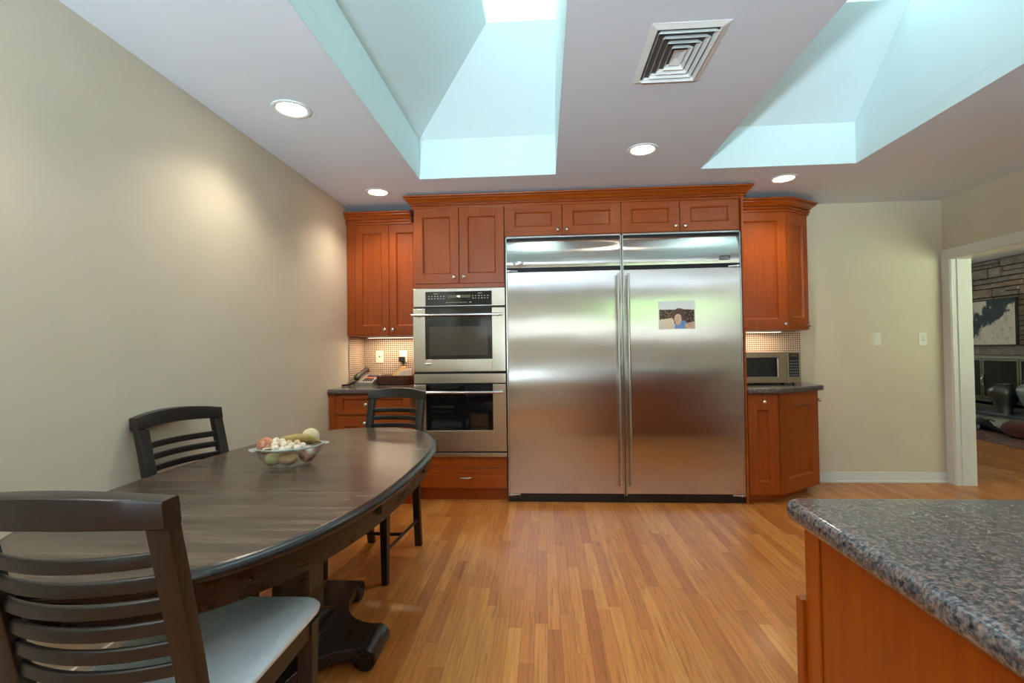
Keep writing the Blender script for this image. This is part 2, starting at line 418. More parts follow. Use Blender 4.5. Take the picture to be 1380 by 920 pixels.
# right wall with the cased opening
DY0, DY1, DZ = 2.75, 4.44, 1.955
mb = MB(); mb.box(XR, XR+.14, DY1, YB, 0, ZC); mb.box(XR, XR+.14, YR, DY0, 0, ZC); mb.box(XR, XR+.14, DY0, DY1, DZ, ZC)
struct('wall_right', mb, 'wall', 'beige wall with white cased opening', smooth=False)
mb = MB()   # casing and jamb lining
J = .012
mb.box(XR-.012, XR+.155, DY1-J, DY1, 0, DZ-J); mb.box(XR-.012, XR+.155, DY0, DY0+J, 0, DZ-J); mb.box(XR-.012, XR+.155, DY0, DY1, DZ-J, DZ)
for a, b_ in ((DY1-.006, DY1+.082), (DY0-.082, DY0+.006)):
    mb.box(XR-.02, XR, a, b_, 0, DZ-.0065, .003); mb.box(XR+.14, XR+.16, a, b_, 0, DZ-.0065, .003)
mb.box(XR-.02, XR, DY0-.082, DY1+.082, DZ-.006, DZ+.08, .004); mb.box(XR+.14, XR+.16, DY0-.082, DY1+.082, DZ-.006, DZ+.08, .004)
mb.box(XR+.03, XR+.045, DY1-.022, DY1-J, 0, DZ-J, .002)
struct('door_1', mb, 'white', 'white cased doorway to living room')
mb = MB(); mb.box(2.26, XR-.001, YB-.014, YB, 0, .094, .003); mb.box(2.26, XR-.001, YB-.026, YB-.013, 0, .02, .004)
struct('baseboard_back', mb, 'white', 'white baseboard along back wall')
mb = MB(); mb.box(XR-.014, XR, YR, DY0-.09, 0, .094, .003); struct('baseboard_right', mb, 'white', 'white baseboard along right wall')
mb = MB(); mb.box(XL, XL+.014, YR, 3.78, 0, .094, .003); struct('baseboard_left', mb, 'white', 'white baseboard along left wall')

# rear wall behind the camera with its two windows (seen mirrored in the steel)
W1 = (1.65, 3.42, 1.32, 2.30); W2 = (-1.40, 1.30, 1.46, 1.90)
mb = MB(); T0, T1 = YR-.15, YR
mb.box(XL, W2[0], T0, T1, 0, ZC); mb.box(W2[1], W1[0], T0, T1, 0, ZC); mb.box(W1[1], XR+.14, T0, T1, 0, ZC)
for Wn in (W1, W2): mb.box(Wn[0], Wn[1], T0, T1, 0, Wn[2]); mb.box(Wn[0], Wn[1], T0, T1, Wn[3], ZC)
struct('wall_rear', mb, 'wall', 'beige wall behind the viewer', smooth=False)
def window(name, Wn, y0, y1, nm, label):
    mb = MB(); x0, x1, z0, z1 = Wn; f = .05
    mb.box(x0, x1, y0, y1, z0, z0+f); mb.box(x0, x1, y0, y1, z1-f, z1); mb.box(x0, x0+f, y0, y1, z0+f, z1-f); mb.box(x1-f, x1, y0, y1, z0+f, z1-f)
    for k in range(1, nm): xm = x0+(x1-x0)*k/nm; mb.box(xm-.03, xm+.03, y0, y1, z0+f, z1-f)
    o = struct(name, mb, 'white', label, smooth=False)
    struct('pane', MB().box(x0+f, x1-f, (y0+y1)/2-.003, (y0+y1)/2+.003, z0+f, z1-f), 'pane', parent=o, smooth=False)
window('window_3', W1, YR-.11, YR-.04, 2, 'wide garden window behind the viewer')
window('window_4', W2, YR-.11, YR-.04, 2, 'sink window behind the viewer')

# ------------------------------------------------------------------ living room shell beyond the opening
LX = 6.6
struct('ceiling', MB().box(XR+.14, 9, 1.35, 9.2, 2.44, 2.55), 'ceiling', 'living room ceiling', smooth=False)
NW = (4.60, 5.80, .90, 2.05); mb = MB(); mb.box(XR+.14, NW[0], 8.9, 9.2, 0, 2.44); mb.box(NW[1], 9, 8.9, 9.2, 0, 2.44); mb.box(NW[0], NW[1], 8.9, 9.2, 0, NW[2]); mb.box(NW[0], NW[1], 8.9, 9.2, NW[3], 2.44)
struct('wall_north', mb, 'wall', 'far end wall of living room', smooth=False)
window('window_6', NW, 8.98, 9.06, 2, 'unseen living room end window added to light the stone wall')  # out of view, added to brighten the stone wall
LW = (4.00, 6.40, .60, 2.20)
mb = MB(); mb.box(XR+.14, LW[0], 1.35, 1.6, 0, 2.44); mb.box(LW[1], 7.2, 1.35, 1.6, 0, 2.44); mb.box(LW[0], LW[1], 1.35, 1.6, 0, LW[2]); mb.box(LW[0], LW[1], 1.35, 1.6, LW[3], 2.44)
struct('wall_south', mb, 'wall', 'living room window wall', smooth=False)
window('window_5', LW, 1.42, 1.50, 3, 'living room garden window')
struct('wall_west', MB().box(XR+.0, XR+.14, YB+.15, 8.9, 0, 2.44), 'wall', 'living room side of the kitchen wall', smooth=False)

MT['mortar'] = plain('dark_mortar', lin(38, 36, 32), .9)
def stone_mat():
    k = NT('ledge_stone'); v = k.coord((5, 5, 9)); n = k.noise(v, 2.5, 6, .65); g = k.n('ShaderNodeNewGeometry')
    c = k.ramp(g.outputs['Random Per Island'], [(0, lin(122, 116, 106)), (.3, lin(150, 142, 128)), (.6, lin(170, 160, 142)), (.8, lin(136, 132, 126)), (1, lin(178, 148, 114))])
    k.base(k.mix(.55, c, k.ramp(n, [(.3, lin(96, 92, 86)), (.7, lin(188, 180, 168))]))); k.set(Roughness=.85); k.bump(n, .6, .02); return k.m
MT['stone'] = stone_mat()
FPY0, FPY1, FPZ = 6.25, 8.05, 1.03
rs = random.Random(3); mb = MB()
z = .24
mbm = MB(); mbm.box(LX+.03, LX+.3, 1.35, FPY0, 0, 2.44); mbm.box(LX+.03, LX+.3, FPY1, 8.9, 0, 2.44); mbm.box(LX+.03, LX+.3, FPY0, FPY1, FPZ, 2.44); mbm.box(LX+.52, LX+.7, 1.35, 9.2, 0, 2.44)  # outermost box is unseen, added to keep sun out behind the firebox
ws = struct('wall_east', mbm, 'mortar', 'stacked ledge stone chimney wall in living room', smooth=False)
z = 0.0
while z < 2.43:
    h = min(rs.choice((.07, .09, .11, .13, .15)), 2.436-z)
    if h < .03: break
    y = 4.6
    while y < 8.85:
        L = rs.uniform(.16, .55); L = min(L, 8.88-y)
        zz = z+h
        if not (zz > .0 and z < FPZ and y+L > FPY0 and y < FPY1):
            parts = [(z, zz)] if rs.random() > .3 or h < .1 else [(z, z+h*.5), (z+h*.5, zz)]
            for a, b_ in parts:
                d = rs.uniform(-.02, .025); mb.box(LX+d-.005, LX+.06, y+.007, y+L-.007, a+.006, b_-.006, .009, 2)
        y += L
    z += h
mb.build('stone_face', 'stone', ws)
# fireplace: firebox, frame, glass doors
fp = thing('fireplace', 'brass framed fireplace with dark glass doors set in stone wall', 'fireplace', (LX, 7.15, .21)); W_ = Local(fp)
mb = MB(); mb.box(LX+.45, LX+.5, FPY0, FPY1, .2, FPZ+.02); mb.box(LX+.0, LX+.5, FPY0-.02, FPY0, .2, FPZ+.02); mb.box(LX+.0, LX+.5, FPY1, FPY1+.02, .2, FPZ+.02); mb.box(LX+.0, LX+.5, FPY0, FPY1, FPZ, FPZ+.02)
W_.build(mb, 'firebox', 'rubber', smooth=False)
MT['fpframe'] = plain('fireplace_frame', lin(120, 122, 100), .4, .6)
MT['fpglass'] = plain('fireplace_glass', (.012, .022, .024), .03)
mb = MB(); X0 = LX-.029
mb.box(X0, LX, FPY0, FPY1, .985, FPZ, .003); mb.box(X0, LX, FPY0, FPY1, .247, .30, .003); mb.box(X0, LX, FPY0, FPY1, .345, .385, .003)
mb.box(X0, LX, FPY0, FPY0+.06, .30, .99, .003); mb.box(X0, LX, FPY1-.06, FPY1, .30, .99, .003)
W_.build(mb, 'frame', 'fpframe')
yy = [FPY0+.06, 6.68, 7.225, 7.80, FPY1-.06]
for i in range(4):
    a, b_ = yy[i]+.006, yy[i+1]-.006
    f = MB(); x0, x1 = LX-.022, LX-.008
    f.box(x0, x1, a, b_, .395, .425, .002); f.box(x0, x1, a, b_, .955, .98, .002); f.box(x0, x1, a, a+.025, .425, .955, .002); f.box(x0, x1, b_-.025, b_, .425, .955, .002)
    d = W_.build(f, 'glass_door', 'fpframe')
    W_.build(MB().box(LX-.017, LX-.011, a+.025, b_-.025, .425, .955), 'pane', 'fpglass', d, smooth=False)
    if i == 2:
        h = MB(); h.tube([(LX-.035, b_-.012, .70), (LX-.05, b_-.012, .69), (LX-.05, b_-.012, .62), (LX-.035, b_-.012, .61)], .010, 8); h.box(LX-.036, LX-.02, b_-.028, b_+.004, .58, .74, .003)
        W_.build(h, 'handle', 'chrome', d)
MT['slate'] = plain('hearth_slate', lin(74, 82, 90), .35, var=.35, vscale=14, bump=.2, bscale=40)
hr = thing('hearth', 'raised white hearth with dark slate top under fireplace', 'hearth', (6.35, 6.9, 0)); W_ = Local(hr)
mb = MB().box(6.19, 6.565, 5.0, 8.6, 0, .205, .004); W_.build(mb, 'base', 'white')
mb = MB().box(6.15, 6.57, 4.97, 8.63, .206, .245, .006); W_.build(mb, 'slab', 'slate')
# painting
def painting_mat():
    k = NT('abstract_canvas'); v = k.coord((1, 1, 1)); s = k.n('ShaderNodeSeparateXYZ'); k.l(v, s.inputs[0])
    n = k.noise(v, 2.6, 6, .62, dist=.7); n2 = k.noise(v, 9, 5, .7)
    # dark diagonal mass
    d = k.math('ADD', k.math('ABSOLUTE', k.math('ADD', k.math('MULTIPLY', s.outputs['Z'], .9), k.math('MULTIPLY', s.outputs['Y'], .75))), k.math('MULTIPLY', k.math('SUBTRACT', n, .5), 1.0))
    m = k.ramp(d, [(.13, (1, 1, 1)), (.18, (0, 0, 0))])
    lt = k.ramp(n2, [(.3, lin(196, 196, 180)), (.5, lin(228, 224, 206)), (.7, lin(160, 180, 168))])
    dk = k.ramp(n2, [(.35, lin(24, 48, 52)), (.6, lin(44, 72, 72)), (.72, lin(190, 190, 170))])
    k.base(k.mix(m, lt, dk)); k.set(Roughness=.6); return k.m
MT['painting'] = painting_mat()
pt = thing('painting', 'abstract canvas in cream and dark teal on stone wall', 'painting', (LX-.045, 7.72, 1.512)); W_ = Local(pt)
W_.build(MB().box(LX-.065, LX-.04, 7.215, 8.225, 1.19, 1.835, .003), 'canvas', 'painting')
W_.build(MB().box(LX-.06, LX-.021, 7.20, 8.24, 1.175, 1.85), 'frame', 'rubber', smooth=False)
# the canvas must stand proud of its frame edge
MT['pewter'] = plain('pewter_glaze', lin(104, 108, 108), .24, .6, var=.2, vscale=6)
def vase(x, y, s, label, mat):
    t = thing('floor_vase', label, 'vase', (x, y, .246))
    prof = [(.0, 0), (.088, 0), (.092, .01), (.085, .03), (.10, .09), (.14, .18), (.165, .255), (.17, .30), (.155, .34), (.115, .365), (.098, .378), (.10, .392), (.112, .40), (.112, .405), (.098, .402), (.088, .385), (.10, .36), (.13, .33), (.13, .2), (.07, .05), (0, .04)]
    MB().lathe([(r*s, z*s) for r, z in prof], 32, cap=False).build('body', mat, t); return t
vase(6.37, 7.22, 1.0, 'pewter glazed urn vase standing on dark hearth slab', 'pewter')
MT['pale'] = plain('pale_glaze', lin(150, 168, 172), .25, var=.1)
vase(6.37, 6.76, 1.15, 'pale blue vase cut by right edge on hearth slab', 'pale')
MT['redcloth'] = fabric('dark_red_cloth', lin(70, 24, 20), lin(112, 44, 36))
mb = MB(); mb.sphere((0, 0, .11), .2, 28, (.62, 1.2, .56)); 
t = thing('floor_cushion', 'dark red rounded cushion lying in front of hearth', 'cushion', (5.98, 6.56, .007)); mb.build('cover', 'redcloth', t)
pp = MB(); pp.tube([(.124*math.cos(a), .24*math.sin(a), .11) for a in [2*PI*i/40 for i in range(40)]], .006, 6, closed=True); pp.build('piping', 'rubber', t)
t = thing('fireside_bellows', 'black curved object with cream patch leaning on white hearth', 'fireside tool', (6.08, 7.12, .007))
mb = MB(); mb.tube([(.0, -.36, .02), (0, -.2, .03), (0, -.05, .05), (0, .05, .08), (0, .13, .09), (0, .20, .05), (0, .22, .03)], .03, 12, rs=[.018, .022, .035, .07, .085, .05, .02]); mb.build('body', 'black', t)
mb = MB(); mb.tube([(-.02, .05, .15), (-.02, -.04, .165), (-.02, -.10, .15)], .009, 8); mb.build('spout', 'black', t)
MB().sphere((-.075, .08, .05), .028, 12, (.4, .8, 1.2)).build('patch', 'pale', t)
def rug_mat():
    k = NT('oriental_rug'); v = k.coord(); n = k.noise(v, 26, 4, .7); vo = k.n('ShaderNodeTexVoronoi', i_Scale=16.); k.l(v, vo.inputs['Vector'])
    k.base(k.mix(.5, k.ramp(n, [(.35, lin(60, 50, 54)), (.5, lin(120, 84, 76)), (.65, lin(168, 152, 136))]), k.ramp(vo.outputs['Distance'], [(.1, lin(150, 140, 128)), (.5, lin(92, 48, 46))])))
    k.set(Roughness=.95); k.bump(n, .3, .003); return k.m
MT['rug'] = rug_mat()
rg = tag(MB().box(-.36, .36, -2.0, 1.3, 0, .007, .002).build('area_rug', 'rug'), 'faded oriental rug on living room floor before hearth', 'rug'); rg.location = (5.79, 6.9, 0)

# ------------------------------------------------------------------ garden outside the rear windows (seen mirrored in the refrigerator doors)
MT['lawn'] = plain('lawn', lin(128, 144, 122), .9, var=.3, vscale=2)
MT['leaf'] = plain('foliage', lin(86, 138, 52), .8, var=.4, vscale=5)
MT['bounce_ground'] = plain('pale_reflector', lin(196, 216, 240), .8, var=.05)
tag(MB().box(-9, 3.7, -15, YR-.16, -.139, -.10).build('reflector', 'bounce_ground', smooth=False), 'unseen pale reflector added outside the rear windows', 'reflector')  # unseen ground slab added to bounce cool sunlight up to the ceiling
struct('ground', MB().box(-18, 22, -26, YR-.15, -.3, -.14).box(XR+.15, 22, YR-.15, 1.35, -.3, -.14), 'lawn', 'lawn outside the rear windows', smooth=False)
MT['bark'] = plain('bark', lin(80, 64, 50), .9, var=.3)
def tree(x, y, h, r, label):
    t = thing('garden_tree', label, 'tree', (x, y, -.14), group=None); rr = random.Random(x*7)
    MB().tube([(0, 0, 0), (.05, .03, h*.4), (0, 0, h*.75)], .12, 10, rs=[.16, .12, .05]).build('trunk', 'bark', t)
    mb = MB()
    for i in range(26):
        a = rr.uniform(0, 2*PI); d = r*math.sqrt(rr.random()); mb.sphere((d*math.cos(a), d*math.sin(a), h*.46+r*.3+rr.uniform(0, h*.5)), r*rr.uniform(.25, .42), ico=2)
    for v in mb.bm.verts: v.co += v.co.normalized()*.12*mnoise.noise(v.co*2.5)
    mb.build('crown', 'leaf', t)
tree(3.6, -15.6, 4.6, 1.7, 'tree beyond the wide garden window, nearest to it')
tree(9.0, -10.5, 5.2, 2.0, 'tree beyond the wide garden window, farther right')
tree(9.8, -19.0, 6.2, 2.4, 'tree standing farthest back in the garden')

# ------------------------------------------------------------------ cabinetry
KNOB = [(0, 0), (.0075, 0), (.0075, .003), (.0052, .006), (.0052, .013), (.009, .016), (.0145, .020), (.016, .025), (.0145, .030), (.009, .034), (0, .0355)]
RX = Matrix.Rotation(PI/2, 4, 'X')
def knob(parent, x, z, y=-.021):
    o = MB().lathe(KNOB, 16, RX, cap=False).build('knob', 'nickel', parent); o.location = (x, y, z); return o
def add_door_shape(mb, w_, h, st=.07, rt=.083, rb=.08, bead=True, t=.021, panel_d=.006):
    g = .0022; x0, x1, z0, z1 = g, w_-g, g, h-g
    mb.box(x0, x0+st, -t, 0, z0, z1, .002); mb.box(x1-st, x1, -t, 0, z0, z1, .002)
    mb.box(x0+st-.001, x1-st+.001, -t, 0, z0, z0+rb, .002); mb.box(x0+st-.001, x1-st+.001, -t, 0, z1-rt, z1, .002)
    a, b_, c, d = x0+st, x1-st, z0+rb, z1-rt
    mb.box(a-.005, b_+.005, -panel_d, -.002, c-.005, d+.005)
    # ogee strip around the panel: sloped prisms
    q = .010
    for (p0, p1, inn) in (((a, c), (b_, c), (0, 1)), ((a, d), (b_, d), (0, -1)), ((a, c), (a, d), (1, 0)), ((b_, c), (b_, d), (-1, 0))):
        y0, y1 = -t+.003, -panel_d
        P = [(p0[0], y0, p0[1]), (p0[0]+inn[0]*q, y1, p0[1]+inn[1]*q), (p0[0], y1, p0[1])]
        Q = [(p1[0], y0, p1[1]), (p1[0]+inn[0]*q, y1, p1[1]+inn[1]*q), (p1[0], y1, p1[1])]
        mb.loft([P, Q])
    if bead:
        n = max(4, int((b_-a)/.011))
        for i in range(n):
            for zz in (c+.004, d-.004): mb.sphere((a+(i+.5)*(b_-a)/n, -t+.004, zz), .0048, ico=1)
    return mb
def door(parent, org, x, z, w_, h, y, rz=0., kn=None, mat='cherry', name='door', shape=None, **kw):
    """door leaf with its lower left corner at world (x, y, z), face towards -Y turned by rz"""
    mb = shape(MB()) if shape else add_door_shape(MB(), w_, h, **kw)
    o = mb.build(name, mat, parent); o.location = Vector((x, y, z))-org; o.rotation_euler = (0, 0, rz)
    if kn: knob(o, *kn)
    return o
CROWN = [(0, 0), (.014, 0), (.014, .010), (.008, .012), (.008, .018), (.020, .020), (.024, .025), (.024, .031), (.020, .036), (.012, .038), (.012, .043), (.026, .045), (.030, .052), (.040, .062), (.054, .070), (.062, .073), (.062, .077), (.056, .079), (.056, .083), (.070, .085), (.076, .091), (.076, .098), (.072, .102), (0, .102)]
def crown_mesh(path, z, sc_=1., bead=True):
    mb = MB().sweep(path, [(o*sc_, z+h*sc_) for o, h in CROWN])
    if bead:
        P = [Vector(p) for p in path]
        for A, B in zip(P, P[1:]):
            d = (B-A); L = d.length; d.normalize(); nrm = Vector((d.y, -d.x)); n = int(L/.012)
            for i in range(n):
                c = A+d*((i+.5)*L/n)+nrm*(.0235*sc_); mb.sphere((c.x, c.y, z+.028*sc_), .0056, ico=1)
    return mb
TILE = (1.0, )
# --- tall oven cabinet
OX0, OX1 = -1.045, -.305
oc = thing('oven_cabinet', 'tall cherry cabinet housing the double oven', 'cabinet', (-.675, YF, 0)); W_ = Local(oc)
CY = YF+.022     # carcass front
mb = MB()
mb.box(OX0, OX0+.02, CY, YB-.002, .10, 2.39); mb.box(OX1-.02, OX1, CY, YB-.002, .10, 2.39); mb.box(OX0, OX1, YB-.02, YB-.002, .10, 2.39)
for a, b_ in ((2.36, 2.39), (1.722, 1.755), (.30, .355), (.10, .12)): mb.box(OX0+.02, OX1-.02, CY, YB-.02, a, b_)
mb.box(OX0+.001, OX1-.001, YF+.002, CY, 1.722, 1.757, .002); mb.box(OX0+.001, OX1-.001, YF+.002, CY, .272, .358, .002)
W_.build(mb, 'carcass', 'cherry', smooth=True)
W_.build(MB().box(OX0, OX1, CY+.04, CY+.06, 0, .10), 'toe_kick', 'cherry_h', smooth=False)
org = oc.location
wd = (OX1-OX0)/2
door(oc, org, OX0, 1.757, wd, .630, CY, kn=(wd-.040, .048)); door(oc, org, OX0+wd, 1.757, wd, .630, CY, kn=(.040, .048))
def drawer_face(w_, h, step=True):
    def f(mb):
        mb.box(.002, w_-.002, -.020, 0, .002, h-.002, .003)
        if step: mb.box(.002, w_-.002, -.023, -.018, .002, h*.66, .002)
        return mb
    return f
dr = door(oc, org, OX0, .108, OX1-OX0, .162, CY, mat='cherry_h', name='drawer', shape=drawer_face(OX1-OX0, .162))
h = MB(); h.tube([(.30, -.022, .088), (.30, -.044, .090), (.325, -.050, .086), (.365, -.050, .086), (.39, -.044, .090), (.39, -.022, .088)], .0052, 8); 
hp = h.build('pull', 'nickel', dr); hp.location = (.062, 0, 0)
# --- double oven
ov = thing('double_oven', 'stainless double wall oven built into tall cherry cabinet', 'oven', (-.677, YF, .36)); W_ = Local(ov)
A0, A1, FY = OX0-.006, OX1+.001, YF-.012
ax0, ax1 = OX0+.022, OX1-.022
W_.build(MB().box(ax0, ax1, CY+.002, YB-.03, .375, 1.70), 'housing', 'rubber', smooth=False)
cp = W_.build(MB().box(A0, A1, FY, CY+.004, 1.572, 1.717, .003), 'control_panel', 'steel_oven')
gx0, gx1 = A0+.100, A1-.107
s_ = W_.build(MB().box(gx0, gx1, FY-.003, FY+.002, 1.578, 1.692, .001), 'touch_panel', 'ovenglass', cp)
W_.build(MB().box(gx0+.182, gx0+.368, FY-.0042, FY-.001, 1.640, 1.662), 'clock_display', 'display', cp, smooth=False)
MT['digits'] = emit('clock_digits', (.75, .95, .45), 1.2)
def seg_digits(mb, x, z, h, text, y):
    SEG = {'0': 'abcdef', '1': 'bc', '2': 'abged', '3': 'abgcd', '4': 'fgbc', '5': 'afgcd', '6': 'afgedc', '7': 'abc', '8': 'abcdefg', '9': 'abcdfg'}
    wd_ = h*.5; t = h*.14
    for ch in text:
        if ch == ':':
            for zz in (.3, .7): mb.box(x, x+t, y-.0004, y, z+h*zz, z+h*zz+t)
            x += t*2.4; continue
        R_ = dict(a=(0, wd_, h-t, h), d=(0, wd_, 0, t), g=(0, wd_, h/2-t/2, h/2+t/2), f=(0, t, h/2, h), e=(0, t, 0, h/2), b=(wd_-t, wd_, h/2, h), c=(wd_-t, wd_, 0, h/2))
        for sg in SEG[ch]: a, b_, c, d = R_[sg]; mb.box(x+a, x+b_, y-.0004, y, z+c, z+d)
        x += wd_*1.4
    return mb
W_.build(seg_digits(MB(), gx0+.255, 1.645, .012, '1:08', FY-.0042), 'clock_digits', 'digits', cp, smooth=False)
mb = MB()
for x0 in (gx0+.024, gx1-.158):
    for r in range(2):
        for c in range(6): mb.box(x0+c*.024, x0+c*.024+(.010 if (r+c) % 3 else .014), FY-.0036, FY-.0028, 1.632+r*.019, 1.632+r*.019+.006)
    mb.box(x0+.045, x0+.080, FY-.0036, FY-.0028, 1.672, 1.676)
mb.box(gx0+.17, gx0+.182, FY-.0036, FY-.0028, 1.600, 1.605); mb.box(gx1-.182, gx1-.165, FY-.0036, FY-.0028, 1.600, 1.606); mb.box(gx0+.19, gx1-.2, FY-.0036, FY-.0028, 1.602, 1.604)
W_.build(mb, 'button_markings', 'button', cp, smooth=False)
W_.build(MB().box(A0+.002, A1-.002, FY+.012, CY+.004, .362, 1.716), 'gap_backing', 'rubber', smooth=False)
def oven_door(z0, z1, gz0, gz1, win, glassmat, hz, nm):
    f = MB(); t0, t1 = FY-.016, CY
    f.box(A0, gx0, t0, t1, z0, z1, .003); f.box(gx1, A1, t0, t1, z0, z1, .003); f.box(gx0-.002, gx1+.002, t0, t1, z0, gz0, .003)
    if gz1 < z1-.01: f.box(gx0-.002, gx1+.002, t0, t1, gz1, z1, .003)
    d = W_.build(f, nm, 'steel_oven')
    W_.build(MB().box(gx0, gx1, t0+.002, t1-.004, gz0+.001, min(gz1, z1-.002), .001), 'glass', glassmat, d)
    if win: W_.build(MB().box(gx0+.034, gx1-.034, t0+.0005, t0+.006, gz0+.030, gz0+.262, .001), 'window', 'ovenwin', d)
    hb = MB(); hb.tube([(A0-.002, t0-.042, hz), (A1-.022, t0-.042, hz)], .010, 14)
    for xx in (A0+.055, A1-.055): hb.tube([(xx, t0+.002, hz-.012), (xx, t0-.038, hz-.004)], .007, 10)
    W_.build(hb, 'handle', 'steel_plain', d)
    return d
ud = oven_door(1.045, 1.556, 1.145, 1.70, True, 'ovenglass', 1.500, 'upper_door')
b = W_.build(MB().box(gx0, gx0+.052, FY-.019, FY-.015, 1.095, 1.113, .002), 'badge', 'chrome', ud)
mb = MB()
for i in range(7): mb.box(gx0+.006+i*.006, gx0+.0095+i*.006, FY-.0196, FY-.0189, 1.100, 1.108)
W_.build(mb, 'badge_lettering', 'rubber', ud, smooth=False)
W_.build(MB().box(A0, A1, FY-.004, CY, .951, 1.027, .003), 'divider_trim', 'steel_oven')
oven_door(.408, .942, .575, .95, False, 'ovenblack', .882, 'lower_door')
W_.build(MB().box(A0, A1, FY-.004, CY, .361, .394, .003), 'bottom_trim', 'steel_oven')

# --- refrigerators
FX0, FXM, FX1 = -.298, .6245, 1.5416
KY = 3.884     # door face
def fridge(x0, x1, hinge_left, label):
    t = thing('refrigerator', label, 'refrigerator', ((x0+x1)/2, KY, 0)); W_ = Local(t)
    W_.build(MB().box(x0+.003, x1-.003, KY+.06, YB-.02, .05, 2.112), 'body', 'rubber', smooth=False)
    f = MB(); f.box(x0+.003, x0+.012, KY+.002, KY+.06, .06, 2.118, .001); f.box(x1-.012, x1-.003, KY+.002, KY+.06, .06, 2.118, .001); f.box(x0+.003, x1-.003, KY+.002, KY+.06, 2.106, 2.118, .001)
    W_.build(f, 'trim_frame', 'steel_plain')
    # grille panel: bowed and leaning outwards at the foot
    secs = []; n = 14
    for i in range(n+1):
        u = i/n; z = 1.868+u*(2.088-1.868); y = KY+.004+.020*(u-.35)**2*2.2+.012*u
        secs.append((y, z))
    a, b_ = x0+.013, x1-.013
    L = [[(a, y, z) for y, z in secs]+[(a, KY+.05, 2.088), (a, KY+.05, 1.868)], [(b_, y, z) for y, z in secs]+[(b_, KY+.05, 2.088), (b_, KY+.05, 1.868)]]
    g = W_.build(MB().loft(L), 'grille_panel', 'steel')
    d = MB(); d.box(a, b_, KY, KY+.052, .075, 1.832, .004, 3)
    dd = W_.build(d, 'door', 'steel')
    hx = b_-.026 if hinge_left else a+.026
    hb = MB(); hb.tube([(hx, KY-.048, .125), (hx, KY-.048, 1.795)], .0095, 14)
    for z in (.205, .985, 1.465, 1.755): hb.tube([(hx, KY+.002, z), (hx, KY-.046, z)], .0065, 10); hb.sphere((hx, KY-.010, z), .010, 10)
    W_.build(hb, 'handle', 'steel_plain', dd)
    xh = a if hinge_left else b_; sg = 1 if hinge_left else -1
    for z, nm in ((1.842, 'upper_hinge'), (.066, 'lower_hinge')):
        hg = MB(); hg.prism([(xh-sg*.012, KY+.05), (xh-sg*.012, KY-.004), (xh+sg*.02, KY-.012), (xh+sg*.085, KY+.01), (xh+sg*.085, KY+.05)], z-.006, z+.006, .002); hg.tube([(xh+sg*.012, KY+.012, z-.012), (xh+sg*.012, KY+.012, z+.012)], .008, 10)
        W_.build(hg, nm, 'chrome')
    k = MB(); k.box(a-.008, b_+.008, KY+.03, KY+.05, .002, .068)
    for i in range(3): k.sphere((a+.10+i*.36, KY+.029, .045), .006, 8)
    W_.build(k, 'kick_plate', 'black')
    if hinge_left:
        bd = MB(); bd.sphere((x0+.103, KY+.004, 1.905), .042, 20, (1, .16, .40)); W_.build(bd, 'badge', 'chrome', g)
    else:
        bd = MB().box(x1-.165, x1-.085, KY+.0, KY+.012, 1.893, 1.925, .002); W_.build(bd, 'badge', 'rubber', g)
        q = MB(); q.box(x1-.163, x1-.087, KY-.002, KY+.006, 1.896, 1.901); q.box(x1-.163, x1-.160, KY-.002, KY+.006, 1.896, 1.922)
        for i in range(8): q.box(x1-.152+i*.0076, x1-.152+i*.0076+.0045, KY-.0018, KY+.004, 1.905, 1.916)
        W_.build(q, 'badge_lettering', 'chrome', g, smooth=False)
    return t
fridge(FX0, FXM, True, 'left stainless built-in refrigerator beside the double oven')
fridge(FXM, FX1, False, 'right stainless built-in refrigerator with photo on its door')
# end panel right of the refrigerators
tag(MB().box(FX1+.002, 1.560, KY-.005, YB-.002, 0, 2.39, .001).build('end_panel', 'cherry', origin=(1.55, YB-.3, 0)), 'tall cherry side panel right of the refrigerators', 'panel')
# --- cabinets over the refrigerators
def over_cab(x0, x1, label):
    t = thing('bridge_cabinet', label, 'cabinet', ((x0+x1)/2, YF, 2.125)); W_ = Local(t)
    W_.build(MB().box(x0, x1, CY, YB-.002, 2.122, 2.39), 'carcass', 'cherry_h', smooth=False)
    wd = (x1-x0)/2
    for i in (0, 1): door(t, t.location, x0+i*wd, 2.128, wd, .260, CY, kn=((wd-.036) if i == 0 else .036, .040), st=.082, rt=.066, rb=.072, mat='cherry_h')
over_cab(-.303, .627, 'cherry cabinet above the left refrigerator'); over_cab(.627, 1.5425, 'cherry cabinet above the right refrigerator')
cm = crown_mesh([(OX0-.004, YB-.01), (OX0-.004, CY-.021), (1.562, CY-.021), (1.562, YB-.01)], 2.372, .93)
tag(cm.build('crown_molding', 'cherry_h', origin=(.26, CY, 2.372)), 'long cherry crown moulding over oven and refrigerators', 'moulding')

# --- left corner wall cabinet
UY = 4.15
uc = thing('wall_cabinet', 'cherry wall cabinet in left corner above the telephone', 'cabinet', (-1.38, UY, 1.352)); W_ = Local(uc)
W_.build(MB().box(XL+.002, OX0-.006, UY+.022, YB-.002, 1.352, 2.335), 'carcass', 'cherry', smooth=False)
W_.build(MB().box(XL+.002, -1.634, UY+.001, UY+.022, 1.352, 2.335, .001), 'filler', 'cherry')
for i, (a, b_) in enumerate(((-1.634, -1.333), (-1.333, OX0-.006))):
    door(uc, uc.location, a, 1.356, b_-a, .974, UY+.022, kn=((b_-a-.036) if i == 0 else .036, .046), st=.062, bead=False)
W_.build(crown_mesh([(XL+.003, UY), (OX0-.08, UY)], 2.318, .98, False), 'crown', 'cherry_h')
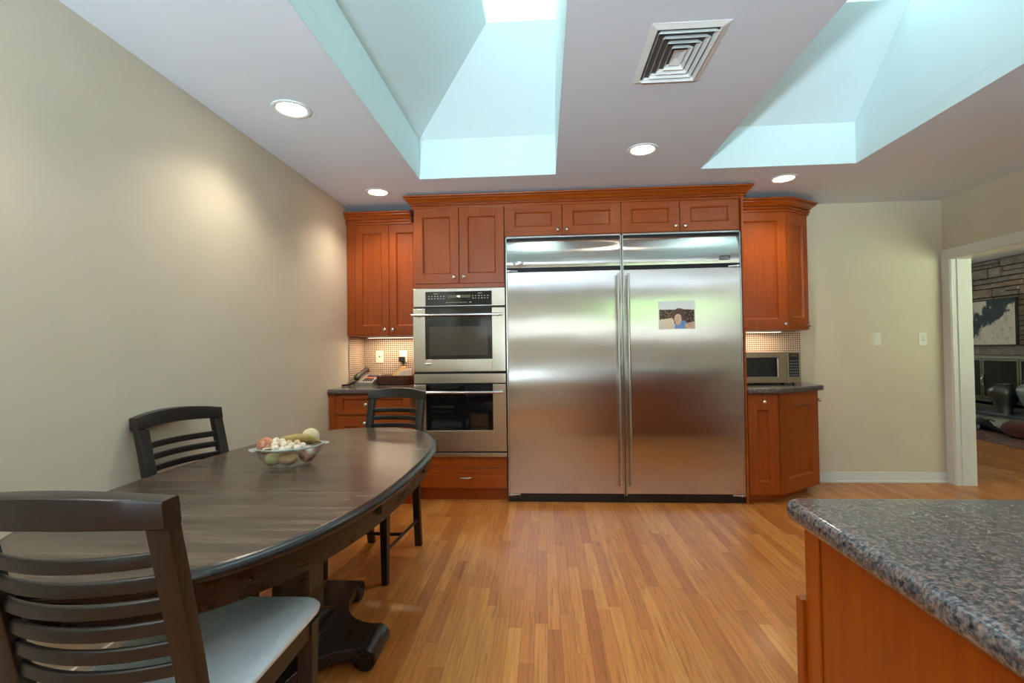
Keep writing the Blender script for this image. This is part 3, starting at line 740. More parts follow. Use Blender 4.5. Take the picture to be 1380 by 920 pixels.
# --- right wall cabinet with angled end
rc = thing('wall_cabinet', 'cherry wall cabinet with angled end above the microwave', 'cabinet', (1.9, 4.17, 1.348)); W_ = Local(rc)
RB = (2.022, 4.17); RE = (2.27, 4.33)
W_.build(MB().prism([(1.562, 4.192), (RB[0]+.002, 4.192), (RE[0]-.012, RE[1]+.018), (RE[0]-.012, YB-.002), (1.562, YB-.002)], 1.348, 2.345), 'carcass', 'cherry', smooth=False)
door(rc, rc.location, 1.585, 1.350, RB[0]-1.585-.002, .992, 4.192, kn=(RB[0]-1.585-.034, .044), bead=False, st=.07, rb=.088)
ang = math.atan2(RE[1]-RB[1], RE[0]-RB[0]); Lr = math.hypot(RE[0]-RB[0], RE[1]-RB[1])
off = Vector((math.sin(ang), -math.cos(ang), 0))*-.021
door(rc, rc.location, RB[0]+.004+off.x, 1.350, Lr-.004, .992, RB[1]+off.y+.002, ang, kn=(Lr-.035, .040), bead=False, st=.062, rb=.10, rt=.11)
W_.build(crown_mesh([(1.562, 4.17), RB, RE, (RE[0], YB-.003)], 2.330, 1.0, True), 'crown', 'cherry_h')
# --- backsplashes
mb = MB(); mb.box(XL+.001, OX0-.006, YB-.010, YB-.001, .922, 1.351); mb.box(XL+.001, XL+.009, 4.17, YB-.010, .922, 1.351)
tag(mb.build('tile_backsplash', 'mosaic', smooth=False), 'mosaic tile backsplash in left corner behind the telephone', 'backsplash')
tag(MB().box(1.562, 2.29, YB-.010, YB-.001, .896, 1.347).build('tile_backsplash', 'mosaic', smooth=False), 'mosaic tile backsplash behind the microwave', 'backsplash')
# under cabinet strip lamps
def strip(x0, x1, y, z, wts, label):
    t = thing('under_cabinet_lamp', label, 'lamp', ((x0+x1)/2, y, z)); W_ = Local(t)
    W_.build(MB().box(x0, x1, y-.02, y+.02, z-.012, z, .002), 'housing', 'plastic_white'); W_.build(MB().box(x0+.01, x1-.01, y-.015, y+.015, z-.015, z-.0115), 'lens', 'strip', smooth=False)
    l = area('strip_light', (0, 0, -.018), (0, 0, 0), x1-x0-.04, .03, wts, (1., .78, .52)); l.parent = t
strip(-1.60, -1.12, 4.36, 1.351, 1.1, 'slim strip lamp under the left corner wall cabinet')
strip(1.62, 2.05, 4.36, 1.347, 0.95, 'slim strip lamp under the wall cabinet by the microwave')

# --- left base cabinet
BY = 3.775
bc = thing('base_cabinet', 'cherry base cabinet in left corner under the telephone', 'cabinet', (-1.38, BY, 0)); W_ = Local(bc)
BZ = .885
W_.build(MB().box(XL+.002, OX0-.008, BY+.022, YB-.002, .10, BZ), 'carcass', 'cherry', smooth=False)
W_.build(MB().box(XL+.002, -1.655, BY+.001, BY+.022, .10, BZ, .001), 'filler', 'cherry')
W_.build(MB().box(XL+.002, OX0-.008, BY+.07, BY+.09, 0, .10), 'toe_kick', 'cherry_h', smooth=False)
bw = OX0-.008+1.655
d = door(bc, bc.location, -1.655, .715, bw, .160, BY+.022, mat='cherry_h', name='drawer', kn=(bw*.42, .085), st=.055, rt=.03, rb=.03, bead=False)
hw = bw*.45
door(bc, bc.location, -1.655, .104, hw, .606, BY+.022, kn=(hw-.03, .55), bead=False); door(bc, bc.location, -1.655+hw, .104, bw-hw, .606, BY+.022, kn=(.03, .55), bead=False)
ct = MB().prism([(XL+.002, BY-.03), (OX0-.008, BY-.03), (OX0-.008, YB-.002), (XL+.002, YB-.002)], BZ+.001, .921, .008, 3)
tag(ct.build('countertop', 'granite', origin=(-1.38, 4.15, BZ)), 'granite countertop in left corner carrying the telephone', 'countertop')
# --- right base cabinet with angled end
rb = thing('base_cabinet', 'cherry base cabinet with angled end under the microwave', 'cabinet', (1.9, 3.9, 0)); W_ = Local(rb)
Q0, Q1 = (1.800, 3.888), (2.255, 4.195); RZ = .848
W_.build(MB().prism([(1.562, Q0[1]+.022), (Q0[0], Q0[1]+.022), (Q1[0]-.013, Q1[1]+.018), (Q1[0]-.013, YB-.002), (1.562, YB-.002)], .068, RZ), 'carcass', 'cherry', smooth=False)
W_.build(MB().prism([(1.562, Q0[1]+.06), (Q0[0]-.04, Q0[1]+.06), (Q1[0]-.07, Q1[1]+.07), (Q1[0]-.07, YB-.002), (1.562, YB-.002)], 0, .068), 'toe_kick', 'cherry_h', smooth=False)
door(rb, rb.location, 1.566, .070, Q0[0]-1.566-.002, .776, Q0[1]+.022, kn=((Q0[0]-1.566)/2, .715), bead=False, st=.07, rt=.12, rb=.10)
ang = math.atan2(Q1[1]-Q0[1], Q1[0]-Q0[0]); Lr = math.hypot(Q1[0]-Q0[0], Q1[1]-Q0[1]); off = Vector((math.sin(ang), -math.cos(ang), 0))*-.021
door(rb, rb.location, Q0[0]+.004+off.x, .070, Lr-.004, .776, Q0[1]+off.y+.002, ang, kn=(Lr-.03, .700), bead=False, st=.10, rt=.10, rb=.11)
def rounded(pts, rad, idx, n=6):
    out = []
    for i, p in enumerate(pts):
        if i not in idx: out.append(p); continue
        P = Vector(p); A = (Vector(pts[i-1])-P).normalized(); B = (Vector(pts[(i+1) % len(pts)])-P).normalized()
        for k in range(n+1):
            t = k/n; q = P+A*rad*(1-t)**2+B*rad*t**2; out.append((q.x, q.y))
    return out
ct = MB().prism(rounded([(1.562, 3.858), (1.805, 3.858), (2.295, 4.155), (2.295, YB-.002), (1.562, YB-.002)], .05, (1, 2)), RZ+.001, .893, .012, 3)
tag(ct.build('countertop', 'granite', origin=(1.9, 4.2, RZ)), 'granite countertop with angled corner under the microwave', 'countertop')

# ------------------------------------------------------------------ microwave
mw = thing('microwave', 'bronze steel countertop microwave on angled corner counter', 'microwave', (1.87, 4.2, .893)); W_ = Local(mw)
m0, m1, my, mz0, mz1 = 1.62, 2.128, 4.205, .908, 1.165
W_.build(MB().box(m0, m1, my+.02, YB-.05, mz0, mz1, .006), 'body', 'rubber')
px = m1-.108
f = MB(); f.box(m0, m0+.045, my, my+.022, mz0, mz1, .003); f.box(px-.068, px-.002, my, my+.022, mz0, mz1, .003); f.box(m0+.044, px-.067, my, my+.022, mz0, mz0+.052, .002); f.box(m0+.044, px-.067, my, my+.022, mz1-.045, mz1, .002)
d = W_.build(f, 'door', 'micro'); W_.build(MB().box(m0+.045, px-.067, my+.004, my+.02, mz0+.052, mz1-.045), 'window', 'microwin', d, smooth=False)
h = MB(); h.box(px-.092, px-.078, my-.022, my-.012, mz0+.045, mz1-.05, .004); h.box(px-.090, px-.080, my-.014, my+.004, mz0+.05, mz0+.065); h.box(px-.090, px-.080, my-.014, my+.004, mz1-.07, mz1-.055); W_.build(h, 'handle', 'chrome', d)
cp = W_.build(MB().box(px, m1, my, my+.022, mz0, mz1, .003), 'control_panel', 'micro')
W_.build(MB().box(px+.014, m1-.014, my-.002, my+.004, mz0+.05, mz1-.012, .002), 'keypad', 'black', cp)
W_.build(MB().box(px+.026, m1-.026, my-.003, my-.0015, mz1-.042, mz1-.022), 'display', 'display', cp, smooth=False)
b = MB()
for r in range(6):
    for c in range(4): b.box(px+.022+c*.017, px+.022+c*.017+.010, my-.003, my-.0015, mz0+.06+r*.0235, mz0+.06+r*.0235+.010)
MT['key'] = plain('keypad_keys', lin(120, 128, 132), .4)
W_.build(b, 'keys', 'key', cp, smooth=False)
for x in (m0+.04, m1-.04):
    for y in (my+.05, YB-.09): W_.build(MB().lathe([(.013, .8935), (.013, .909)], 12, Matrix.Translation((x, y, 0))), 'foot', 'rubber')

# ------------------------------------------------------------------ telephone, basket, outlets
CT = .9215
MT['phone'] = plain('grey_phone_plastic', lin(150, 146, 138), .4); MT['phoned'] = plain('dark_phone_plastic', lin(52, 46, 42), .4)
ph = thing('telephone', 'grey corded desk telephone on left granite counter', 'telephone', (-1.585, 4.27, CT), -.10)
body = [[(x, -.10, 0), (x, .10, 0), (x, .10, .085), (x, .085, .09), (x, -.09, .032), (x, -.10, .024)] for x in (-.075, .105)]
MB().loft(body).build('base', 'phone', ph)
sl = math.atan2(.058, .175); mS = Matrix.Translation((.0, -.0905, .0325)) @ Matrix.Rotation(sl, 4, 'X')
MB().box(.0, .095, .112, .160, -.001, .004, .001, mtx=mS).build('display', 'phoned', ph)
MT['redlabel'] = plain('red_label', lin(214, 92, 74), .6)
MB().box(.0, .078, .082, .100, -.001, .003, .001, mtx=mS).build('index_card', 'redlabel', ph)
k_ = MB()
for r in range(3):
    for c in range(4): k_.box(.004+c*.023, .019+c*.023, .012+r*.022, .026+r*.022, -.001, .005, .001, mtx=mS)
k_.build('keys', 'phoned', ph)
hs = MB(); hs.tube([(-.045, -.10, .055), (-.045, -.085, .072), (-.045, -.03, .092), (-.045, .04, .115), (-.045, .095, .130), (-.045, .115, .118)], .02, 12, rs=[.022, .028, .019, .019, .028, .022]); hs.build('handset', 'phoned', ph)
pts = []
P0, P1 = Vector((-.05, -.11, .03)), Vector((-.105, -.27, .012))
for i in range(15*10+1):
    u = i/150; c = P0.lerp(P1, u)+Vector((0, 0, -.012*math.sin(PI*u))); a = u*15*2*PI
    pts.append((c.x+.0*math.cos(a), c.y+.009*math.cos(a), max(.0035, c.z+.009*math.sin(a))))
MB().tube(pts, .0028, 5).build('coiled_cord', 'black', ph)
# basket
def wicker():
    k = NT('woven_basket'); v = k.coord((1, 1, 1)); wv = k.n('ShaderNodeTexWave', i_Scale=40., wave_type='BANDS', bands_direction='Z', i_Distortion=6.); wv.inputs['Detail Scale'].default_value = 3.; k.l(v, wv.inputs['Vector']); n = k.noise(v, 90, 3)
    f = k.math('ADD', k.math('MULTIPLY', wv.outputs['Fac'], .45), k.math('MULTIPLY', n, .55))
    k.base(k.ramp(f, [(.25, lin(40, 20, 12)), (.55, lin(92, 48, 28)), (.8, lin(150, 92, 52))])); k.set(Roughness=.5); k.bump(f, .8, .004); return k.m
MT['wicker'] = wicker()
bk = thing('basket', 'brown woven basket holding papers on left granite counter', 'basket', (-1.318, 4.30, CT))
def rrect(hx, hy, z, r=.03, n=5):
    o = []
    for cx, cy, a0 in ((hx-r, hy-r, 0), (-hx+r, hy-r, PI/2), (-hx+r, -hy+r, PI), (hx-r, -hy+r, 1.5*PI)):
        for i in range(n+1): a = a0+PI/2*i/n; o.append((cx+r*math.cos(a), cy+r*math.sin(a), z))
    return o
out = [rrect(.135, .095, .0), rrect(.15, .11, .04), rrect(.155, .115, .075)]; inn = [rrect(.147, .107, .075), rrect(.142, .102, .04), rrect(.128, .088, .006)]
MB().loft(out+inn).build('body', 'wicker', bk)
rim = MB(); rim.tube(rrect(.152, .112, .076), .006, 8, closed=True); rim.tube(rrect(.14, .10, .010), .005, 8, closed=True); rim.build('rim', 'wicker', bk)
MT['paper'] = plain('paper', lin(226, 220, 208), .7, var=.1, vscale=40); MT['paperyel'] = plain('yellow_paper', lin(216, 178, 116), .7, var=.15, vscale=30); MT['ink'] = plain('printed_ink', lin(96, 84, 96), .7)
def sheet(nm, pts, mat, label, th=.006):
    b = MB(); o = b.loft([[Vector(p) for p in pts], [Vector(p)+Vector((.002, th, .003)) for p in pts]]).build(nm, mat)
    tag(o, label, 'paper'); o.location = (-1.318, 4.30, CT); return o
sheet('envelope', [(-.02, .0, .02), (.135, .01, .02), (.125, .03, .135), (.07, .03, .128), (.0, .02, .095)], 'paper', 'white printed packet standing in woven basket')
sheet('envelope', [(-.09, .045, .02), (.11, .05, .02), (.06, .07, .155), (.02, .07, .152), (-.05, .065, .09)], 'paperyel', 'yellow tan packet behind white one in woven basket')
b = MB()
for (x, z_) in ((.045, .085), (.07, .098), (.085, .078), (.03, .075), (.10, .10)): b.box(x, x+.016, .0145, .0185, z_, z_+.010)
# outlets
def plate(nm, x, z, label, cat, kind, y=None):
    y = YB-.0105 if y is None else y
    t = thing(nm, label, cat, (x, y, z)); MB().box(-.035, .035, -.006, 0, -.058, .058, .003).build('plate', 'plastic_white', t)
    if kind == 'jack': MB().box(-.008, .008, -.008, -.004, -.006, .008, .001).build('socket', 'phoned', t)
    if kind == 'outlet':
        for s_ in (-1, 1):
            MB().lathe([(.0165, 0), (.0165, .003), (.015, .004)], 20, Matrix.Translation((0, -.005, s_*.02)) @ RX).build('receptacle', 'plastic_white', t)
        q = MB()
        for dx in (-.006, .006): q.box(dx-.001, dx+.001, -.0095, -.006, .018, .026)
        q.build('slots', 'black', t)
    if kind == 'rocker': MB().box(-.0165, .0165, -.010, -.004, -.033, .033, .002).build('rocker', 'plastic_white', t)
    if kind == 'toggle':
        MB().box(-.0165, .0165, -.0085, -.004, -.033, .033, .001).build('rocker', 'plastic_white', t)
        MB().box(-.004, .012, -.0105, -.007, -.008, -.004).build('dimmer_slot', 'phoned', t); MB().box(-.008, .006, -.0095, -.007, .008, .011).build('indicator', 'phone', t); MB().box(-.002, .012, -.0098, -.007, -.018, -.015).build('label_line', 'phone', t)
    for s_ in (-1, 1): MB().sphere((0, -.006, s_*.047), .003, 8, (1, .4, 1)).build('screw', 'plastic_white', t)
    return t
plate('phone_jack', -1.545, 1.165, 'white phone jack plate on mosaic tile above the telephone', 'wall plate', 'jack')
plate('power_outlet', -1.315, 1.165, 'white power outlet with black plug above the basket', 'outlet', 'outlet')
ad = thing('plug_adapter', 'black power adapter plugged into the outlet above basket', 'adapter', (-1.322, YB-.0200, 1.140)); MB().box(-.026, .026, -.045, 0, -.024, .024, .004).build('body', 'black', ad)
MB().tube([(.01, -.02, -.022), (.012, -.02, -.06), (.02, -.015, -.10), (.02, -.02, -.14)], .003, 6).build('cable', 'black', ad)
plate('light_switch', 2.946, 1.264, 'plain white rocker light switch on back wall nearer the cabinets', 'switch', 'rocker', YB)
plate('light_switch', 3.330, 1.260, 'white dimmer light switch on back wall nearest the doorway', 'switch', 'toggle', YB)

# photo on the refrigerator
def snapshot_mat():
    k = NT('snapshot_crowd'); v = k.coord(); vo = k.n('ShaderNodeTexVoronoi', i_Scale=60.); k.l(v, vo.inputs['Vector'])
    k.base(k.ramp(vo.outputs['Distance'], [(.0, lin(196, 170, 150)), (.3, lin(110, 74, 60)), (.6, lin(52, 40, 36))])); k.set(Roughness=.35); return k.m
MT['snap'] = snapshot_mat(); MT['photo_sky'] = plain('photo_sky', lin(222, 228, 226), .35); MT['photo_skin'] = plain('photo_skin', lin(214, 178, 152), .35, var=.22, vscale=55); MT['photo_blue'] = plain('photo_blue', lin(112, 150, 206), .35); MT['photo_hair'] = plain('photo_hair', lin(92, 68, 56), .35); MT['photo_cream'] = plain('photo_cream', lin(226, 212, 188), .35)
sn = thing('photograph', 'small snapshot of a person in blue before a stadium crowd, on refrigerator door', 'photo', (1.04, KY-.0005, 1.468))
PW, PH = .140, .110
MB().box(-PW, PW, -.002, 0, -PH, PH).build('print', 'photo_sky', sn, smooth=False)
def flat(nm, pts, mat, y):
    return MB().loft([[(x, y, z) for x, z in pts], [(x, y+.0006, z) for x, z in pts]]).build(nm, mat, sn, smooth=False)
flat('crowd', [(-.134, -.07), (.134, -.07), (.134, .040), (.05, .044), (.035, .052), (.0, .042), (-.134, .044)], 'snap', -.0026)
flat('arm', [(-.134, -.104), (-.134, -.035), (-.09, -.03), (-.06, -.025), (-.03, -.02), (-.02, -.05), (-.02, -.104)], 'photo_cream', -.0030)
flat('shirt', [(-.02, -.104), (-.01, -.06), (.03, -.04), (.06, -.045), (.08, -.06), (.085, -.104)], 'photo_blue', -.0034)
flat('sleeve', [(.06, -.104), (.065, -.07), (.134, -.05), (.134, -.104)], 'photo_skin', -.0037)
flat('hair', [(.014+.050*math.cos(a), -.004+.048*math.sin(a)-.01*math.cos(2*a)) for a in [2*PI*i/20 for i in range(20)]], 'photo_hair', -.0040)
flat('face', [(.008+.027*math.cos(a)*(1+.18*math.sin(a)), -.036+.044*math.sin(a)) for a in [2*PI*i/20 for i in range(20)]], 'photo_skin', -.0044)

# ------------------------------------------------------------------ ceiling vent and recessed lamps
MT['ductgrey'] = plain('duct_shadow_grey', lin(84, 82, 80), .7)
vt = thing('ceiling_vent', 'square white ceiling air diffuser between the skylight wells', 'vent', (.5955, 2.137, ZC))
def ringbox(mb, hx, hy, wd_, z0, z1, slope=0):
    """square ring; slope drops the outer edge"""
    A = [(-hx, -hy), (hx, -hy), (hx, hy), (-hx, hy)]; B = [(-hx+wd_, -hy+wd_), (hx-wd_, -hy+wd_), (hx-wd_, hy-wd_), (-hx+wd_, hy-wd_)]
    b = bmesh.new(); L = [[b.verts.new((x, y, z)) for x, y in P] for P, z in ((A, z0), (A, z0+.0015), (B, z1+.0015), (B, z1))]
    for i in range(4):
        R_, S_ = L[i], L[(i+1) % 4]
        for j in range(4): b.faces.new((R_[j], R_[(j+1) % 4], S_[(j+1) % 4], S_[j]))
    bmesh.ops.recalc_face_normals(b, faces=b.faces); mb._add(b)
HX, HY = .155, .218
mb = MB(); ringbox(mb, HX, HY, .028, -.0022, -.010); ringbox(mb, HX-.028, HY-.028, .004, -.010, -.0035); mb.build('frame', 'white', vt, smooth=False)
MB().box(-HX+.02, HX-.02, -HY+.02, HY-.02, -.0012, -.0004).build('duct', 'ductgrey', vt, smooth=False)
for i in range(4):
    mb = MB(); q = i*.0255; ringbox(mb, HX-.034-q, HY-.038-q*1.3, .013, -.020, -.002); mb.build('louver', 'white', vt, smooth=False)
mb = MB(); hx, hy = HX-.027-4*.0255, HY-.028-4*.0255*1.3; b = mb.bm
B = [b.verts.new(p) for p in ((-hx, -hy, -.014), (hx, -hy, -.014), (hx, hy, -.014), (-hx, hy, -.014))]; T_ = [b.verts.new(p) for p in ((-hx*.35, -hy*.35, -.004), (hx*.35, -hy*.35, -.004), (hx*.35, hy*.35, -.004), (-hx*.35, hy*.35, -.004))]
for i in range(4): b.faces.new((B[i], B[(i+1) % 4], T_[(i+1) % 4], T_[i]))
b.faces.new(T_); mb.build('center_plate', 'white', vt, smooth=False)
def downlight(x, y, label, on=True, watts=DOWN_W, group=None):
    t = thing('recessed_light', label, 'light', (x, y, ZC), 0, group)
    MB().lathe([(.098, 0), (.098, -.004), (.090, -.008), (.078, -.006), (.072, -.001)], 36, cap=False).build('trim_ring', 'white', t)
    MB().lathe([(0, -.0012), (.074, -.0012), (.074, -.0004), (0, -.0004)], 32, cap=False).build('lens', 'lens', t)
    l = bpy.data.lights.new('lamp', 'SPOT'); l.energy = watts; l.color = (1., .88, .72); l.spot_size = math.radians(130); l.spot_blend = .7; l.shadow_soft_size = .06
    o = bpy.data.objects.new('lamp', l); COL.objects.link(o); o.parent = t; o.location = (0, 0, -.02)
downlight(-1.291, 2.441, 'recessed ceiling light nearest the left wall above the dining table')
downlight(-1.300, 3.790, 'recessed ceiling light in front of left corner wall cabinet')
downlight(.649, 3.149, 'recessed ceiling light in front of the two refrigerators')
downlight(1.832, 3.804, 'recessed ceiling light before the angled wall cabinet')
for x, y in ((-1.29, .9), (.62, -.6), (-1.29, -1.2)):
    downlight(x, y, 'recessed ceiling light farther back in the kitchen, out of view', watts=DOWN_W, group='recessed lights behind the viewer')

# ------------------------------------------------------------------ dining table
TXC, TYC, TA, TB, TN = -1.0, 1.90, .505, 1.0, 2.5
def sup(a, b_, n=TN, k=96):
    o = []
    for i in range(k):
        t = 2*PI*i/k; c, s_ = math.cos(t), math.sin(t)
        o.append((a*math.copysign(abs(c)**(2/n), c), b_*math.copysign(abs(s_)**(2/n), s_)))
    return o
tb = thing('dining_table', 'dark espresso oval pedestal dining table by the left wall', 'table', (TXC, TYC, 0))
prof = [(-.0235, .732), (-.0235, .7596), (-.026, .760)]
EDGE = [(-.023, .727), (-.010, .729), (-.001, .736), (0, .745), (-.005, .753), (-.014, .758), (-.023, .7597)]
MT['rim'] = plain('dark_table_rim', lin(34, 31, 30), .24, var=.2, vscale=14)
def leafpart(name, y0, y1):
    """part of the oval top between y0 and y1"""
    mb = MB(); secs = [[(x, y, z) for x, y in sup(TA+o, TB+o)] for o, z in prof]; mb.loft(secs); b = mb.bm
    for yy, sgn in ((y0, 1), (y1, -1)):
        if yy is None: continue
        r = bmesh.ops.bisect_plane(b, geom=b.verts[:]+b.edges[:]+b.faces[:], plane_co=(0, yy, 0), plane_no=(0, -sgn, 0), clear_outer=True)
        bmesh.ops.holes_fill(b, edges=[e for e in b.edges if e.is_boundary])
    mb.build(name, 'tabletop', tb)
mb = MB(); secs = [[(x, y, z) for x, y in sup(TA+o, TB+o)] for o, z in EDGE]; mb.loft(secs+[secs[0]], closed=True); mb.build('edge_band', 'rim', tb)
leafpart('tabletop_end', None, -.332); leafpart('tabletop_leaf', -.329, .20); leafpart('tabletop_end', .203, None)
mb = MB(); mb.loft([[(x, y, z) for x, y in sup(TA-.035, TB-.035)] for z in (.655, .728)]+[[(x, y, z) for x, y in sup(TA-.06, TB-.06)] for z in (.728, .655)], closed=False)
mb.build('apron', 'espresso', tb)
for yy in (.20, .62, -.33):
    q = MB(); q.box(TA*(1-abs(yy)**TN)**(1/TN)-.055, TA*(1-abs(yy)**TN)**(1/TN)-.022, yy-.018, yy+.018, .69, .727, .003); q.build('leaf_latch', 'black', tb)
PYO = .02
mb = MB(); secs = []
for z, hw, r in ((.084, .115, .02), (.14, .115, .02), (.15, .085, .02), (.17, .076, .02), (.60, .076, .02), (.61, .10, .02), (.64, .17, .03), (.66, .20, .03), (.728, .20, .03)):
    secs.append([(x, y+PYO, zz) for x, y, zz in rrect(hw, hw, z, r)])
mb.loft(secs); mb.build('pedestal', 'espresso', tb)
# cross base with concave sides ending in scroll feet
LXF, LYF, HWF = .30, .44, .085
def concave():
    o = []
    tips = [((LXF, -HWF), (LXF, HWF)), ((HWF, LYF), (-HWF, LYF)), ((-LXF, HWF), (-LXF, -HWF)), ((-HWF, -LYF), (HWF, -LYF))]
    for i in range(4):
        a, b_ = tips[i]; o += [a, b_]; c = tips[(i+1) % 4][0]
        cxy = (b_[0]*.28+c[0]*.28, b_[1]*.28+c[1]*.28) if True else None
        mid = (math.copysign(.135, b_[0]+c[0]), math.copysign(.145, b_[1]+c[1]))
        for k in range(1, 10):
            t = k/10; x = b_[0]*(1-t)**2+2*t*(1-t)*mid[0]*.62+c[0]*t*t; y = b_[1]*(1-t)**2+2*t*(1-t)*mid[1]*.62+c[1]*t*t; o.append((x, y))
    return [(x, y+PYO) for x, y in o]
MB().prism(concave(), .046, .0885, .004).build('cross_base', 'espresso', tb)
def scroll(cx, cy, ax):
    """rolled foot: cylinder with spiral relief on its ends, axis along ax"""
    mb = MB(); R_ = .045; m = Matrix.Translation((cx, cy+PYO, R_)) @ (Matrix.Rotation(PI/2, 4, 'X') if ax == 'y' else Matrix.Rotation(PI/2, 4, 'Y'))
    L_ = HWF+.006
    mb.lathe([(0, -L_+.004), (R_*.2, -L_), (R_*.34, -L_), (R_*.40, -L_+.006), (R_*.5, -L_+.006), (R_*.56, -L_), (R_*.70, -L_), (R_*.76, -L_+.006), (R_*.84, -L_+.006), (R_*.9, -L_), (R_, -L_+.004), (R_, L_-.004), (R_*.9, L_), (R_*.84, L_-.006), (R_*.76, L_-.006), (R_*.70, L_), (R_*.56, L_), (R_*.5, L_-.006), (R_*.40, L_-.006), (R_*.34, L_), (R_*.2, L_), (0, L_-.004)], 28, m, cap=False)
    mb.build('scroll_foot', 'espresso', tb)
scroll(LXF, 0, 'y'); scroll(-LXF, 0, 'y'); scroll(0, LYF, 'x'); scroll(0, -LYF, 'x')

# ------------------------------------------------------------------ dining chairs (front towards +Y)
CW = .205
def bar(mb, p0, p1, w0, d0, w1=None, d1=None, bev=.004):
    """tapered rectangular bar between two points, section w (x) by d (y)"""
    w1 = w1 or w0; d1 = d1 or d0
    f = lambda p, w_, d_: [(p[0]-w_/2+bev, p[1]-d_/2, p[2]), (p[0]+w_/2-bev, p[1]-d_/2, p[2]), (p[0]+w_/2, p[1]-d_/2+bev, p[2]), (p[0]+w_/2, p[1]+d_/2-bev, p[2]), (p[0]+w_/2-bev, p[1]+d_/2, p[2]), (p[0]-w_/2+bev, p[1]+d_/2, p[2]), (p[0]-w_/2, p[1]+d_/2-bev, p[2]), (p[0]-w_/2, p[1]-d_/2+bev, p[2])]
    return mb.loft([f(p0, w0, d0), f(p1, w1, d1)])
def back_y(z): return -.235-.11*max(0, (z-.45)/.5)**1.15
def make_chair(label):
    t = thing('dining_chair', label, 'chair', (0, 0, 0))
    for s_ in (-1, 1):
        mb = MB(); bar(mb, (s_*.190, .225, 0), (s_*.190, .225, .425), .034, .034, .048, .048); mb.build('leg', 'chairwood', t)
        mb = MB(); zs = [0, .15, .30, .42, .50, .60, .70, .80, .906]; secs = []
        for z in zs:
            y = back_y(z) if z > .45 else -.235-.055*((.45-z)/.45)**1.6
            hw = .0235; d = .036 if z > .3 else .030+.006*z/.3; x = s_*(CW-.024 if z > .4 else CW-.024-.01*(1-z/.4)); e = .004
            secs.append([(x-hw+e, y-d/2, z), (x+hw-e, y-d/2, z), (x+hw, y-d/2+e, z), (x+hw, y+d/2-e, z), (x+hw-e, y+d/2, z), (x-hw+e, y+d/2, z), (x-hw, y+d/2-e, z), (x-hw, y-d/2+e, z)])
        mb.loft(secs); mb.build('back_post', 'chairwood', t)
    # top rail: arched and bowed backwards
    mb = MB(); secs = []; n = 16
    for i in range(n+1):
        u = -1+2*i/n; x = u*CW; bow = -.038*(1-u*u); z0 = .903+.012*(1-u*u); z1 = .957+.020*(1-u*u); y = back_y(.93)+bow; d = .022; e = .004
        secs.append([(x, y-d, z0+e), (x, y-d+e, z0), (x, y+d-e, z0), (x, y+d, z0+e), (x, y+d-.006, z1-e), (x, y+d-.006-e, z1), (x, y-d-.006+e, z1), (x, y-d-.006, z1-e)])
    mb.loft(secs).build('top_rail', 'chairwood', t)
    for k in range(6):
        z = .836-k*.0472; mb = MB(); secs = []
        for i in range(11):
            u = -1+.2*i; x = u*(CW-.042); y = back_y(z)-.038*(1-u*u); h_ = .0135; d = .0065
            secs.append([(x, y-d, z-h_+.003), (x, y-d+.003, z-h_), (x, y+d-.003, z-h_), (x, y+d, z-h_+.003), (x, y+d, z+h_-.003), (x, y+d-.003, z+h_), (x, y-d+.003, z+h_), (x, y-d, z+h_-.003)])
        mb.loft(secs).build('slat', 'chairwood', t)
    # seat frame and cushion
    mb = MB(); fr = [(-.196, .232), (.196, .232), (.186, -.225), (-.186, -.225)]
    mb.prism([(-.200, .243), (-.200, .228), (.200, .228), (.200, .243)], .385, .438, .002); mb.prism([(-.19, -.25), (-.19, -.235), (.19, -.235), (.19, -.25)], .385, .438, .002)
    for s_ in (-1, 1): mb.prism([(s_*.184, -.24), (s_*.200, -.24), (s_*.208, .235), (s_*.192, .235)][::s_], .385, .438, .002)
    mb.build('seat_frame', 'chairwood', t)
    def seat_loop(o, z):
        pts = rounded([(-.225+o, .285-o), (.225-o, .285-o), (.205-o, -.215+o), (-.205+o, -.215+o)], .07, (0, 1), 6)
        return [(x, y, z) for x, y in pts]
    MB().loft([seat_loop(.012, .439), seat_loop(.002, .446), seat_loop(0, .456), seat_loop(.006, .466), seat_loop(.03, .474), seat_loop(.09, .479), seat_loop(.15, .480)]).build('seat', 'seat', t)
    for s_ in (-1, 1): MB().tube([(s_*.192, .215, .17), (s_*.178, -.255, .17)], .0095, 10).build('stretcher', 'chairwood', t)
    MB().tube([(-.184, -.02, .17), (-.12, -.005, .17), (0, 0, .17), (.12, -.005, .17), (.184, -.02, .17)], .0095, 10).build('cross_stretcher', 'chairwood', t)
    return t
c1 = make_chair('dark slat-back dining chair in the foreground, grey seat and worn top rail'); c1.location = (-.893, 1.185, 0); c1.rotation_euler.z = .03
c2 = copy_tree(c1); c2['label'] = 'dark slat-back dining chair between table and left wall'
c2.location = (-1.297, 2.02, 0); c2.rotation_euler.z = -PI/2-.21
c3 = copy_tree(c1); c3['label'] = 'dark slat-back dining chair at far end of table before the oven'
c3.location = (-.992, 2.765, 0); c3.rotation_euler.z = PI-.12; c3.scale.x = .93
for c in (c1, c2, c3): c['group'] = 'dining chairs around the table'

